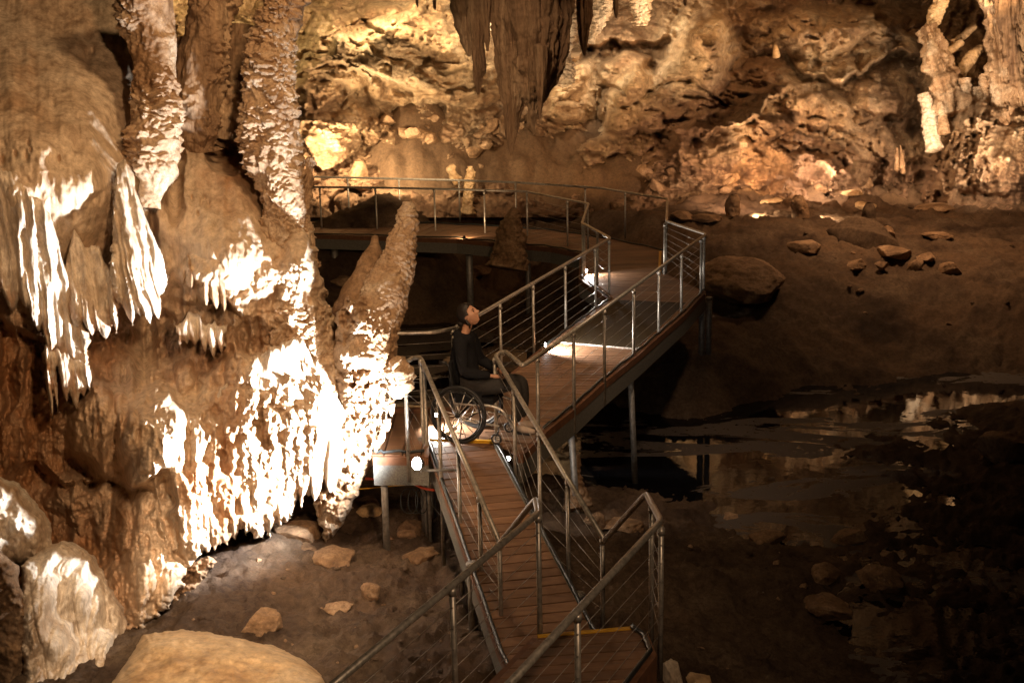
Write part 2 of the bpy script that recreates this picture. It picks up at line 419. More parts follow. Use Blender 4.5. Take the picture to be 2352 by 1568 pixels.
def stal(name, pts, mat, kind='pop', amp=.06, nr=200, ns=110, tip=False, base=False, seed=0, squash=1.0, pcs=9.0, parent=None, build=True):
    S = spl(pts, nr); C = PD(S[:, 0], S[:, 1], S[:, 2]); R = np.clip(S[:, 3], .2, None) * S[:, 2] / F0
    if tip: R = R * np.sqrt(np.clip(np.linspace(0, 1, nr) / (.05 if tip is True else tip), 0, 1))
    if base: R = R * np.sqrt(np.clip(np.linspace(1, 0, nr) / (.05 if base is True else base), 0, 1))
    T = np.gradient(C, axis=0); T /= np.linalg.norm(T, axis=1)[:, None]
    A = np.cross(T, np.array([0, 1.0, 0])); A /= np.linalg.norm(A, axis=1)[:, None]; B = np.cross(A, T)
    th = np.linspace(0, 2 * math.pi, ns, endpoint=False)
    dirs = A[:, None] * np.cos(th)[None, :, None] + B[:, None] * np.sin(th)[None, :, None] * squash
    P = C[:, None] + dirs * R[:, None, None]
    s_ = np.linspace(0, 1, nr)[:, None] * (np.linalg.norm(C[-1] - C[0])) + 0 * th[None]
    cx = np.cos(th)[None] + 0 * s_; sy = np.sin(th)[None] + 0 * s_
    Rm = R[:, None] + 0 * th[None]
    if kind == 'pop': d = popcorn(P, amp, seed, pcs)
    elif kind == 'flute':
        mr = float(np.median(R)); k = 2.6
        q = np.stack([cx * k, sy * k, s_ * .5 / mr * .25], -1)
        d = (fbm3(q, 1, 4, seed) - .5) * amp * 2.2 + (fbm3(np.stack([cx * k * 2.6, sy * k * 2.6, s_ * 1.2], -1), 1, 3, seed + 4) - .5) * amp * 1.1 + (fbm3(P, 3.5, 5, seed + 2) - .5) * amp * 1.9
    elif kind == 'scallop':
        q = P * np.array([1, 1, 1.35]) + (fbm3(P, 4, 3, seed + 7) - .5)[..., None] * .25; a = wor3(q, pcs, seed)
        d = amp * .75 * (1 - np.clip(a, 0, 1)) + (fbm3(P, 2.2, 5, seed + 2) - .5) * amp * 3.6 + (fbm3(P, 20, 3, seed + 3) - .5) * amp * .5
    else:
        d = (fbm3(P, 3, 5, seed) - .5) * amp * 3 + (.5 - wor3(P, 4.5, seed + 1)) * amp * .8
    d = d * np.clip(Rm / (np.max(R) * .35), 0.12, 1)
    P = P + dirs * d[..., None]
    idx = np.arange(nr * ns).reshape(nr, ns); a = idx[:-1]; b = np.roll(a, -1, 1); d_ = idx[1:]; c = np.roll(d_, -1, 1)
    Q = np.stack([a.ravel(), d_.ravel(), c.ravel(), b.ravel()], 1)
    if not build: return P.reshape(-1, 3), Q
    me = npmesh(name, P.reshape(-1, 3), Q, True)
    return link(name, me, mat, parent)
def join_np(name, parts, mat, parent=None):
    V = []; Q = []; n = 0
    for v, q in parts: V.append(v); Q.append(q + n); n += len(v)
    return link(name, npmesh(name, np.concatenate(V), np.concatenate(Q), True), mat, parent)
def ico(sub):
    import bmesh
    bm = bmesh.new(); bmesh.ops.create_icosphere(bm, subdivisions=sub, radius=1)
    V = np.array([v.co[:] for v in bm.verts]); F_ = np.array([[v.index for v in f.verts] for f in bm.faces]); bm.free(); return V, F_
ICO = {k: ico(k) for k in (2, 4, 5, 6)}
def boulder_geo(size, seed, sub=5, rough=.35, facet=.5):
    V, F_ = ICO[sub]; P = V.copy(); rg_ = np.random.RandomState(seed)
    d = (fbm3(V + seed * 3.7, 1.1, 3, seed) - .5) * rough * 1.6
    P = P * (1 + d)[:, None]
    for k in range(int(8 + 9 * facet)):
        n = rg_.normal(size=3); n /= np.linalg.norm(n); h = rg_.uniform(.52, .86); t = P @ n - h
        P = P - np.where(t > 0, t * .93, 0)[:, None] * n
    q = P + seed * 1.3
    P = P * (1 + (fbm3(q, 3.2, 4, seed + 3) - .5) * rough * .55 - np.clip(.35 - wor3(q, 2.4, seed + 6), 0, 1) * .14 + (fbm3(q, 14, 3, seed + 5) - .5) * .05)[:, None] * np.asarray(size) * 1.08
    return P, F_
# ================================================================== SETTING
# ground: heightfield through control points
gc = []
def gz(vx, vy, z): p = UZ(vx, vy, z); gc.append((p[0], p[1], z))
def gy(vx, vy, Y): p = PD(vx, vy, Y); gc.append((p[0], p[1], p[2]))
for a in [(450,1520,-1.15),(700,1568,-1.15),(600,1400,-1.08),(500,1300,-1.12),(900,1450,-1.1),(750,1270,-1.18),(900,1200,-1.2),(1000,1180,-1.15),
          (1050,1500,-1.1),(870,1110,-1.3),(200,1400,-1.3),(-200,1200,-1.2),(300,1568,-1.1),(1150,1130,-1.75),(1250,1250,-1.6),(1200,1500,-1.15),(1360,1350,-1.5),
          (1450,1230,-1.75),(1600,1290,-1.72),(1540,1450,-1.35),(1600,1568,-1.3),(1760,1568,-1.55),(1980,1568,-1.95),(1500,1568,-1.2),(1700,1330,-1.78),
          (1850,1400,-2.0),(1330,1140,-1.7),
          (1600,1050,-2.12),(1900,1090,-2.10),(2250,1350,-2.10),(2300,1500,-2.05),(1450,1000,-2.3),(2150,1480,-2.1),(1560,1120,-2.2),(1800,1200,-2.12),
          (1950,1220,-2.0),(2060,1130,-1.98),(2230,1020,-1.9),(2420,960,-1.8),(1870,1300,-2.0),(2000,1330,-2.1),
          (1250,870,-2.2),(1000,880,-2.1),(1100,800,-2.1),(900,760,-2.1),(1150,700,-2.05),(850,640,-1.9),(1000,640,-1.8),(1250,640,-1.9)]: gz(*a)
for a in [(720,520,33),(1000,525,33),(1300,530,32.5),(900,470,34),(900,405,36),(1100,400,37),(1300,400,37.5),(1500,430,36.5),(1700,445,36),(1900,445,37),
          (2200,430,38),(2400,440,38),(1700,505,32),(1860,510,32),(2000,530,31),(2200,560,30.5),(2400,560,30),(1700,600,28),(1560,540,30),(2000,700,26.5),
          (2300,700,26.5),(1700,760,25),(1800,850,24),(2100,850,24.5),(2330,880,24),(1640,800,23.5),(1550,870,22.6),(1700,930,22.6),(2000,930,22.8),(600,480,36),(300,480,36)]: gy(*a)
gc = np.array(gc)
gf = rbf(gc[:, :2], gc[:, 2], .02)
for q in [(-9, 6, -.8), (9, 6, -1.0), (-12, 16, -.8), (16, 14, -1.5), (-26, 45, 2.5), (0, 50, 3), (30, 50, 2), (26, 30, 1), (-20, 30, 0)]:
    gc = np.vstack([gc, q])
gf = rbf(gc[:, :2], gc[:, 2], .02)
tx = np.linspace(-.62, .62, 640); yy = np.geomspace(6, 58, 560)
T, Yg = np.meshgrid(tx, yy); Xg = T * (Yg + 2)
def ground_z(x, y):
    z = gf(x, y)
    z = z + (fbm2(x * .55, y * .55, 4, 3) - .5) * .34 + (fbm2(x * 2.1, y * 2.1, 4, 8) - .5) * .16 + (fbm2(x * 9, y * 9, 3, 14) - .5) * .05 - np.abs(fbm2(x * 4.3, y * 4.3, 4, 15) - .5) * .26 + .05
    f1, f2, i = wor2(x * 3.2, y * 3.2, 5); z = z + np.where(i > .72, np.clip(.33 - f1, 0, 1) * .28 * (i - .5) * 2, 0)
    f1, f2, i = wor2(x * 8, y * 8, 6); z = z + np.where(i > .6, np.clip(.35 - f1, 0, 1) * .12, 0)
    return z
Zg = ground_z(Xg, Yg) + sstep(32.5, 35, Yg) * ((fbm2(Xg * .8, Yg * .8, 5, 31, .6) - .5) * .9 + (wor2(Xg * 1.1, Yg * 1.1, 32)[1] - wor2(Xg * 1.1, Yg * 1.1, 32)[0] - .4) * .25)
stg = sstep(32, 37, Yg) * .8 + .5 * sstep(.55, .7, fbm2(Xg * .8, Yg * .8, 3, 40))
idx = np.arange(Xg.size).reshape(Xg.shape)
Q = np.stack([idx[:-1, :-1].ravel(), idx[:-1, 1:].ravel(), idx[1:, 1:].ravel(), idx[1:, :-1].ravel()], 1)
gme = npmesh('ground', np.stack([Xg, Yg, Zg], -1).reshape(-1, 3), Q, True, {'stain': stg})
ground = link('ground', gme, MT['mud']); ground['kind'] = 'structure'
WZ = -2.0
mb = MB(); mb.add([(-14, 12, WZ), (26, 12, WZ), (26, 30, WZ), (-14, 30, WZ)], [(0, 1, 2, 3)])
tag(mb.build('water', MT['water']), kind='structure')

# back wall --------------------------------------------------------
wc = np.array([(300,0,40),(600,0,41),(690,380,36.2),(690,100,39.5),(900,380,36.8),(900,200,38.5),(1000,40,40),(1150,380,38),(1150,200,39.5),(1300,380,39),(1300,180,40.5),
  (1400,100,41),(1500,60,42),(1500,380,37.5),(1560,250,39),(1600,100,40),(1700,60,41),(1700,420,36.5),(1700,300,37.3),(1850,420,37),(1850,250,38.3),(1850,60,40.5),
  (2000,420,37.6),(2000,250,38.6),(2000,60,41),(2100,300,40.5),(2110,430,37.6),(2200,430,36.7),(2200,250,37.7),(2260,330,36.8),(2200,60,43),(2352,250,37.4),(2352,430,36.5),(2352,60,41),
  (300,450,37),(2500,300,37),(-100,200,38),(800,-300,42),(1600,-300,42),(2300,-300,42),(300,-300,42),(1000,-700,40),(2000,-700,40),(1100,520,34.5),(1700,520,34),(2300,520,34)], float)
wf = rbf(wc[:, :2] / 400, wc[:, 2], .01)
def wallY(X, Y):
    D = wf(X / 400, Y / 400)
    wx = X + (fbm2(X / 90, Y / 90, 4, 70) - .5) * 70; wy = Y + (fbm2(X / 90, Y / 90, 4, 71) - .5) * 50
    big = bumps(wx, wy, [(830,110,190,120,2.2,20),(1010,80,160,90,1.8,15),(1060,190,110,55,1.8,10),(920,200,140,60,1.2,25),(740,250,90,110,1.0),(890,290,120,50,.9,15),(1080,290,90,60,1.0,20),
        (1610,120,90,110,2.2,10),(1440,170,60,75,1.8,15),(1310,210,55,80,1.5),(1270,280,60,60,1.2),(1430,260,70,60,1.2),(1680,60,120,60,1.4,-20),
        (1900,70,190,60,2.2,-8),(1890,300,230,130,1.5),(1650,330,140,80,1.0,-20),(1760,250,150,70,1.1,-35),(2040,200,60,80,1.0),(2010,360,150,60,.8),(1560,360,110,50,.8),
        (2200,300,100,160,1.2),(2300,330,90,120,1.3),(2220,400,140,50,.8),(1180,300,80,60,.7),(1400,350,120,50,.7,-10)])
    D = D - big
    D -= ledge(X, Y, [1250,1330,1400,1480,1560], [130,120,82,95,80], 1.5, 45, 5, 1.0)
    D -= ledge(X, Y, [1800,1850,1930,1990,2070,2140], [120,165,190,150,110,120], 2.0, 70, 5, 1.3)
    D -= ledge(X, Y, [1560,1640,1700,1760,1830], [330,300,290,235,180], .8, 60, 5, .9)
    D -= ledge(X, Y, [960,1040,1090,1160], [210,235,218,205], .9, 60, 4, 1.1)
    D -= ledge(X, Y, [700,800,860,960,1040], [120,140,160,215,240], .5, 80, 5, .5)
    D -= ledge(X, Y, [1960,2010,2070,2120], [235,262,258,225], .8, 26, 3, .8)
    D -= ledge(X, Y, [1380,1440,1500,1570], [300,285,300,290], .6, 30, 4, .5)
    cav = ((X - 1492) / 17) ** 2 + ((Y - 155) / 15) ** 2; D += 1.6 * np.exp(-cav ** 2)
    cav = ((X - 1330) / 30) ** 2 + ((Y - 110) / 18) ** 2; D += 1.5 * np.exp(-cav ** 2)
    cav = ((X - 2090) / 70) ** 2 + ((Y - 10) / 45) ** 2; D += 2.5 * np.exp(-cav)
    # blocky fracture
    cl = sstep(2070, 2110, X + .25 * (Y - 200)); D -= cl * ((ani((X + .3 * Y) / 26, Y / 170, 3, 33) - .5) * 2.2 + (fbm2(X / 30, Y / 40, 4, 34) - .5) * 1.0)
    f1, f2, i = wor2(wx / 105, wy / 70, 21); rt = 1 - .6 * sstep(1350, 1550, X); D -= ((f2 - f1) * .42 + (i - .5) * .7) * rt
    f1, f2, i = wor2(wx / 42, wy / 26, 22); rub = bumps(X, Y, [(960,310,210,100,1),(1180,330,200,90,1),(1500,380,200,60,.8),(2250,350,200,110,1.2)])
    D -= ((f2 - f1) * .30 + (i - .5) * .35) * (.45 + 1.0 * rub) * (.35 + .65 * rt)
    f1, f2, i = wor2(wx / 17, wy / 12, 23); D -= (np.clip(f2 - f1, 0, .5) * .2 + (i - .5) * .16) * (.35 + 1.1 * rub)
    D -= (fbm2(X / 150, Y / 120, 5, 24) - .5) * 1.3
    D -= (fbm2(X / 24, Y / 17, 4, 25) - .5) * .42
    rg = 1 - np.abs(2 * fbm2(wx / 120, wy / 80, 4, 26) - 1); D += np.clip(rg - .82, 0, 1) * 3.0
    flt = sstep(1400, 1500, X) * (1 - sstep(60, 200, np.abs(Y - 290)))
    D -= (ani(X / 22, Y / 110, 3, 27) - .5) * .45 * flt
    D -= (fbm2(X / 9, Y / 8, 3, 28, .7) - .5) * .34
    D -= (fbm2(X / 55, Y / 40, 5, 29, .62) - .5) * 1.1 * sstep(1350, 1550, X)
    rg = 1 - np.abs(2 * fbm2((wx + wy) / 150, (wy - wx * .45) / 46, 4, 30) - 1); D -= (rg - .6) * .8 * flt
    return D
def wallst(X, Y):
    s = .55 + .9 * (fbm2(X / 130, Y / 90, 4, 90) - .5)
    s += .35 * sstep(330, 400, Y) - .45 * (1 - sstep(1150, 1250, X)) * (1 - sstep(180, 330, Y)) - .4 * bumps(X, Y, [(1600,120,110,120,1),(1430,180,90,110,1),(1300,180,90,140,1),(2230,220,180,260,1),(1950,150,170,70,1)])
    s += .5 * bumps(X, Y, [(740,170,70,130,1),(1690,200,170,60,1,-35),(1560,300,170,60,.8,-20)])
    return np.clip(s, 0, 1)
wx_ = np.arange(-300, 2720, 3.0); wy_ = np.concatenate([np.linspace(-900, -30, 90), np.arange(-26, 500, 2.4)])
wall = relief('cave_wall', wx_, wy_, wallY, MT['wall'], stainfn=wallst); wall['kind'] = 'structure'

# left flowstone mass ----------------------------------------------
lc = np.array([(0,0,16.6),(200,0,16.9),(300,0,17.0),(180,150,15.7),(-60,150,15.2),(0,290,14.2),(150,320,14.35),(290,300,15.1),(250,430,14.2),(330,480,15.0),
  (440,200,16.6),(600,200,16.8),(440,400,15.9),(480,330,16.2),(560,400,16.1),(600,500,15.6),(480,560,15.2),(400,600,15.3),(520,700,15.1),(660,620,15.0),(700,560,15.2),(640,760,14.95),(740,720,15.2),
  (380,700,15.2),(360,840,14.9),(100,900,14.0),(40,720,13.8),(200,800,14.4),(40,1000,13.9),(130,1050,14.3),(220,960,13.7),(330,960,13.9),(300,1050,14.2),(240,1150,14.2),(150,1150,14.1),
  (450,900,14.7),(560,900,14.6),(680,900,14.6),(760,900,14.7),(400,1050,14.0),(500,1050,14.25),(620,1050,14.45),(720,1080,14.55),(780,1050,14.75),
  (360,1200,13.5),(450,1200,13.8),(560,1180,14.1),(660,1150,14.35),(320,1350,13.0),(400,1330,13.3),(280,1250,13.6),(500,1260,14.0),(300,1430,12.8),(0,1200,13.8),(0,1400,13.3),(0,500,13.4)], float)
lf = rbf(lc[:, :2] / 300, lc[:, 2], .004)
rs = random.Random(5)
DL = []
def dscatter(n, poly_, w_, l_, a_, lean=0.0, top=False):
    P = np.array(poly_, float); sdf = polysd(P); k = 0
    while k < n:
        x = rs.uniform(P[:, 0].min(), P[:, 0].max()); y = rs.uniform(P[:, 1].min(), P[:, 1].max())
        if sdf(np.array([x]), np.array([y]))[0] < 0: continue
        ww = rs.uniform(*w_); DL.append((x, y, ww, rs.uniform(*l_) * (.6 + .6 * ww / w_[1]), rs.uniform(*a_), lean + rs.uniform(-.06, .06))); k += 1
lit = [(430,760),(560,700),(700,640),(770,760),(800,900),(800,1080),(690,1130),(560,1180),(430,1250),(330,1330),(330,1180),(370,980),(400,880)]
dscatter(260, lit, (6, 15), (26, 80), (.05, .12))
dscatter(60, lit, (16, 32), (60, 170), (.10, .20))
dscatter(60, [(330,740),(560,700),(560,860),(330,880)], (6, 13), (22, 60), (.06, .12))
dscatter(60, [(0,700),(330,700),(360,960),(0,980)], (7, 16), (70, 190), (.06, .14))
dscatter(26, [(60,960),(330,930),(330,1120),(120,1120)], (14, 32), (70, 170), (.10, .2))
dscatter(26, [(300,1150),(330,960),(430,1000),(420,1180),(300,1330)], (8, 18), (60, 140), (.06, .13))
dscatter(24, [(400,590),(520,600),(540,690),(420,700)], (7, 14), (30, 60), (.08, .14))
def flowY(X, Y):
    D = lf(X / 300, Y / 300) - .33 * sstep(250, 560, X)
    D -= .80 * (1 - sstep(330, 760, X)) * sstep(760, 1050, Y) * sstep(210, 330, X)
    wx = X + (fbm2(X / 60, Y / 60, 3, 50) - .5) * 30; wy = Y + (fbm2(X / 60, Y / 60, 3, 51) - .5) * 40
    D -= bumps(wx, wy, [(90,300,200,200,.3,-12),(160,470,170,200,.25),(470,520,150,170,.45,10),(235,985,85,115,.55),(345,1000,70,130,.6,10),(400,1080,80,150,.35),
        (560,1000,120,200,.35),(700,960,80,170,.35),(180,1140,80,70,.3),(450,1190,90,120,.3),(690,700,60,170,.28),(460,640,60,50,.2),(540,590,40,40,.08)])
    # gullies
    D += bumps(wx, wy, [(395,330,30,200,.5,-3),(520,330,60,90,.8),(345,560,20,90,.35,12),(190,1075,60,40,.5,30),(100,1180,60,130,.5,-20),(390,1180,22,150,.35,-14),(20,860,25,110,.3),(330,790,30,90,.35),(560,780,20,50,.25)])
    D -= ledge(X, Y, [-20,60,150,240,330,420], [700,760,800,690,700,720], .35, 120, 6, .25)
    D -= ledge(X, Y, [390,460,520,600,660], [680,700,690,740,760], .16, 60, 5, .2)
    D -= ledge(X, Y, [60,150,240,320,400], [1050,1110,1095,1110,1060], .2, 60, 5, .35)
    low = sstep(640, 780, Y); litm = np.exp(-(((X - 580) / 230) ** 2 + ((Y - 980) / 300) ** 2))
    sm = sstep(.42, .6, fbm2(X / 120, Y / 120, 3, 61))
    D -= (ani(X / 46, Y / 420, 3, 52) - .5) * (.07 + (.28 - .2 * litm) * low); D -= (fbm2(X / 170, Y / 210, 4, 59) - .5) * .5 * (1 - low)
    D -= (ani(X / 16, Y / 150, 3, 53) - .5) * (.05 + .08 * low); D -= (fbm2(wx / 34, wy / 44, 4, 58) - .5) * (.34 - .18 * litm) * low
    D -= (fbm2(wx / 90, wy / 120, 4, 54) - .5) * (.25 + (.35 - .3 * litm) * low)
    f1, f2, i = wor2(wx / 26, wy / 34, 55); litm = np.exp(-(((X - 640) / 190) ** 2 + ((Y - 920) / 260) ** 2))
    D += (np.clip(f1, 0, 1) - .5) * (.03 + .20 * litm + .07 * low * sm)
    f1, f2, i = wor2(wx / 10, wy / 13, 56); pm = np.exp(-(((X - 690) / 110) ** 2 + ((Y - 860) / 260) ** 2)) + .25 * low
    D += (np.clip(f1, 0, 1) - .5) * (.012 + .13 * pm)
    D -= (fbm2(X / 9, Y / 9, 3, 57) - .5) * (.008 + .035 * low)
    D = drips(X, Y, D, DL)
    # small holes
    for hx, hy, hr in [(35,355,4),(60,360,6),(65,330,3),(70,345,3),(135,365,4),(200,130,9),(212,120,5),(463,465,4),(478,470,5),(455,490,3),(470,455,4),(440,455,3),(5,370,5)]:
        D += .12 * np.exp(-(((X - hx) / hr) ** 2 + ((Y - hy) / (hr * 2.2)) ** 2))
    return D
flow_poly = [(-80,-60),(305,-60),(345,60),(405,130),(430,90),(600,110),(660,160),(664,240),(690,330),(700,440),(722,560),(735,620),(752,690),(790,760),(838,860),(840,1020),(800,1100),(700,1140),(660,1195),(600,1232),(570,1215),(520,1250),(470,1265),(440,1310),(395,1385),(330,1440),(100,1500),(-80,1500)]
fsd = polysd(flow_poly)
def flowsd(X, Y): return fsd(X, Y) + (fbm2(X / 14, Y / 14, 3, 63) - .5) * 22 + (ani(X / 9, Y / 60, 2, 64) - .5) * 26 * sstep(1090, 1150, Y) * (X > 430)
def flowst(X, Y):
    s = .08 + .6 * (ani(X / 60, Y / 200, 4, 91) - .5) + .3 * (fbm2(X / 60, Y / 60, 3, 92) - .5)
    s += .75 * sstep(660, 800, Y) * (1 - sstep(240, 340, X)) * (1 - .8 * bumps(X, Y, [(240,980,130,160,1),(350,1000,60,130,1),(180,1150,100,90,1)]))
    s += .55 * sstep(60, 0, np.abs(X - 520)) * sstep(700, 800, Y) + .8 * bumps(X, Y, [(455,1110,50,70,1.1),(430,830,100,80,.6),(720,300,60,60,.5),(520,1150,26,60,.8),(540,320,130,200,.8)])
    return np.clip(s, 0, 1)
flow = relief('flowstone_mass', np.arange(-80, 850, 2.2), np.arange(-60, 1512, 2.2), flowY, MT['flow'], flowsd, 26, .35, 1.2, flowst)
tag(flow, 'huge smooth tan flowstone mass filling the left side, its lower face lit white', 'flowstone')

# hanging draperies -------------------------------------------------
def drapery(name, top, bot, tips, Yc, label, seed, step=2.2, amp=.12, mat='white', lean=0.12, st=.0):
    amp = amp * .8
    """top / bot: polylines (x,y); tips: list of (x, length, half-width) hanging fingers"""
    tx_, ty_ = zip(*top); bx_, by_ = zip(*bot)
    def sdf(X, Y):
        xx = X - lean * (Y - np.mean(by_))
        yt = np.interp(X, tx_, ty_) + (fbm2(X / 12, X * 0, 3, seed) - .5) * 26
        yb = np.interp(X, bx_, by_) + (fbm2(X / 16, X * 0, 3, seed + 1) - .5) * 44
        for x_, l_, w_ in tips:
            u = np.clip(np.abs(xx - x_) / (w_ * 1.15), 0, 1); yb = np.where(u < 1, np.maximum(yb, np.interp(x_, bx_, by_) - 12 + l_ * .9 * np.sqrt(np.clip(1 - u ** 1.5, 0, 1))), yb)
        s = np.minimum((Y - yt) * .5, (yb - Y) * .45)
        lo = max(min(tx_), min(bx_)); hi = min(max(tx_), max(bx_))
        return np.minimum(s, np.minimum(X - lo, hi - X) + (fbm2(Y / 14, Y * 0, 3, seed + 7) - .5) * 16)
    x0, x1 = min(min(tx_), min(bx_)) - 20, max(max(tx_), max(bx_)) + 20; y0, y1 = min(ty_) - 30, max(by_) + max([t[1] for t in tips] + [0]) + 30
    f = rbf(np.array([(a, b) for a, b, c in Yc]) / 200., [c for a, b, c in Yc], .001) if len(Yc) > 3 else (lambda X, Y: np.full(X.shape, Yc[0][2]))
    def Yf(X, Y):
        xx = X - lean * (Y - np.mean(by_)) + (fbm2(X / 50, Y / 80, 3, seed + 5) - .5) * 16
        D = f(X / 200., Y / 200.)
        rg = 1 - np.abs(2 * ani(xx / 24, Y / 260, 2, seed + 3) - 1); D -= rg ** 2 * amp * .7
        D -= (ani(xx / 34, Y / 170, 2, seed + 2) - .5) * amp * 2.0
        D -= (ani(xx / 5, Y / 26, 2, seed + 4) - .5) * amp * .22 + (fbm2(X / 20, Y / 24, 3, seed + 6) - .5) * amp * .35
        for x_, l_, w_ in tips:
            yb = np.interp(x_, bx_, by_); u = (xx - x_) / w_
            D -= amp * 1.1 * np.sqrt(np.clip(1 - u * u, 0, 1)) * sstep(yb - 150, yb - 10, Y)
        return D
    o = relief(name, np.arange(x0, x1, step), np.arange(y0, y1, step), Yf, MT[mat], sdf, 14, amp * 1.4, .7, lambda X, Y: np.clip(st + .9 * sstep(-30, 6, Y - np.interp(X, bx_, by_)) * (fbm2(X / 10, Y / 20, 3, seed + 8) > .5) * .5, 0, 1))
    tag(o, label, 'drapery')
    return o
drapery('hanging_drapery', [(-60,380),(30,400),(60,430),(110,480),(135,560),(175,700),(205,760)], [(-60,640),(20,655),(50,680),(100,720),(150,800),(205,800)],
  [(30,70,18),(62,30,12),(84,70,16),(108,120,14),(140,80,22),(170,110,22),(-20,60,30),(190,60,14)], [(-60,400,13.15),(30,420,13.2),(100,700,13.3),(0,640,13.2),(200,780,13.6)],
  'long pale ribbed drapery hanging at the left edge of the cave', 101, amp=.13)
drapery('hanging_drapery', [(255,560),(268,380),(290,375),(310,440),(345,520),(378,600),(384,640)], [(255,670),(280,690),(320,690),(350,690),(384,650)],
  [(268,30,12),(290,70,13),(312,50,12),(330,70,13),(352,60,14),(372,20,12)], [(255,500,13.6),(290,390,13.75),(380,620,13.9),(300,690,13.5),(350,560,13.7)],
  'bright triangular ribbed drapery under the smooth tan flowstone with a notched peak', 131, amp=.13, lean=.22)
drapery('hanging_drapery', [(150,610),(170,520),(200,570),(220,560),(250,620),(275,600)], [(150,680),(180,735),(200,720),(235,740),(262,690),(275,720)],
  [(175,40,16),(205,60,18),(235,50,18),(262,90,10)], [(150,600,13.55),(200,560,13.6),(270,620,13.6),(200,730,13.4),(250,720,13.45)],
  'lower ragged drapery between the left edge drapery and the bright triangular one', 151, amp=.12, lean=.12)
drapery('small_drapery', [(100,790),(130,800),(170,820),(210,840)], [(100,830),(130,850),(170,860),(210,850)],
  [(108,150,8),(122,120,7),(145,90,10),(165,100,14),(185,70,14),(200,60,9)], [(100,790,13.35),(150,850,13.3),(210,850,13.4),(160,900,13.35)],
  'short white dripping fringe below the ragged drapery, above dark brown rock', 171, amp=.09)
drapery('small_drapery', [(405,745),(440,720),(470,740),(520,745)], [(405,770),(450,775),(480,775),(520,790)],
  [(412,40,8),(428,30,8),(446,30,10),(468,50,8),(486,60,10),(505,40,8)], [(400,740,14.25),(450,775,14.2),(520,770,14.25),(470,740,14.3)],
  'small white finger fringe in the middle of the left wall', 181, amp=.09)
drapery('small_drapery', [(430,590),(470,570),(500,560),(530,570),(540,600)], [(430,640),(460,660),(500,690),(520,680),(540,650)],
  [(440,30,8),(470,50,9),(492,40,10),(510,50,8)], [(430,590,14.5),(490,570,14.6),(540,620,14.6),(480,680,14.45)],
  'knobbly calcite patch with a fringe hanging at mid height of the flowstone', 191, amp=.12, mat='pop')
drapery('small_drapery', [(345,990),(365,940),(385,950),(405,1010),(418,1080)], [(345,1090),(370,1105),(400,1110),(418,1100)],
  [(352,50,8),(372,40,9),(395,60,10),(410,30,8)], [(345,990,13.55),(380,950,13.6),(418,1080,13.75),(370,1100,13.45)],
  'glaring white drapery on the bulge left of the floodlit face', 211, amp=.12)
drapery('floodlit_drapery', [(430,1010),(470,930),(540,870),(610,800),(690,780),(750,860),(790,950)], [(430,1100),(500,1150),(560,1180),(620,1150),(680,1120),(740,1100),(790,1090)],
  [(450,60,14),(480,80,14),(510,80,14),(540,60,12),(570,50,16),(600,80,16),(632,50,14),(665,30,12),(695,40,12),(725,60,14),(760,50,16)],
  [(430,1000,13.62),(600,820,13.95),(780,940,14.05),(430,1100,13.5),(600,1150,13.8),(780,1080,14.0),(600,1000,13.85)],
  'broad curtain of white drips blown out by the floodlight', 231, amp=.075, lean=-.08)

# lit lobe, fluted mound, beige mound, rough foot --------------------
def relief_thing(name, poly, Yf, mat, label, cat, step=2.2, er=40, bulge=.5, back=.6, nz=14, st=None, seed=1):
    P = np.array(poly, float); f = polysd(P)
    o = relief(name, np.arange(P[:, 0].min() - 12, P[:, 0].max() + 12, step), np.arange(P[:, 1].min() - 12, P[:, 1].max() + 12, step), Yf, MT[mat],
               lambda X, Y: f(X, Y) + (fbm2(X / 16, Y / 16, 3, seed) - .5) * nz, er, bulge, back, st)
    return tag(o, label, cat)
relief_thing('flowstone_lobe', [(-80,1080),(0,1095),(40,1110),(85,1155),(118,1200),(122,1260),(95,1290),(40,1300),(-20,1330),(-80,1330)],
  lambda X, Y: 12.1 + .0036 * (X - 60) - .0012 * (Y - 1200) - (fbm2(X / 60, Y / 70, 4, 300) - .5) * .5 - (fbm2(X / 8, Y / 8, 3, 301) - .5) * .02, 'white',
  'smooth pale lobe of flowstone at the lower left edge', 'flowstone', er=55, bulge=.6, seed=302)
def mound(X, Y):
    xx = X + .35 * (Y - 1300) + (fbm2(X / 60, Y / 60, 3, 310) - .5) * 24
    f1, f2, i = wor2(xx / 42, Y / 95, 311, .8)
    D = 11.95 + .0048 * (X - 190) - .0027 * (Y - 1280)
    D += np.clip(f1, 0, 1) * .22 - (ani(xx / 20, Y / 120, 3, 312) - .5) * .14 - (fbm2(X / 90, Y / 90, 3, 313) - .5) * .3 - (fbm2(X / 7, Y / 8, 3, 314) - .5) * .02
    D = drips(X, Y, D, [(90 + 30 * k + 8 * math.sin(k * 5), 1290 + 60 * ((k * 7) % 3), 24 + 6 * ((k * 3) % 3), 190 + 30 * ((k * 5) % 3), .13, .05) for k in range(8)])
    return D
relief_thing('fluted_flowstone_mound', [(50,1300),(100,1255),(160,1240),(215,1275),(255,1350),(290,1400),(315,1440),(320,1540),(300,1545),(230,1590),(60,1600),(40,1420)], mound, 'white',
  'pale mound of rounded flutes beside the mud floor at lower left', 'flowstone', er=45, bulge=.55, nz=10, seed=320)
relief_thing('brown_rock_slab', [(-80,1310),(0,1270),(40,1300),(60,1420),(60,1600),(-80,1600)],
  lambda X, Y: 11.0 - (fbm2(X / 60, Y / 60, 4, 330) - .5) * .5, 'rock', 'blurred brown rock at the bottom left corner of the picture', 'rock', er=30, bulge=.3, seed=331)
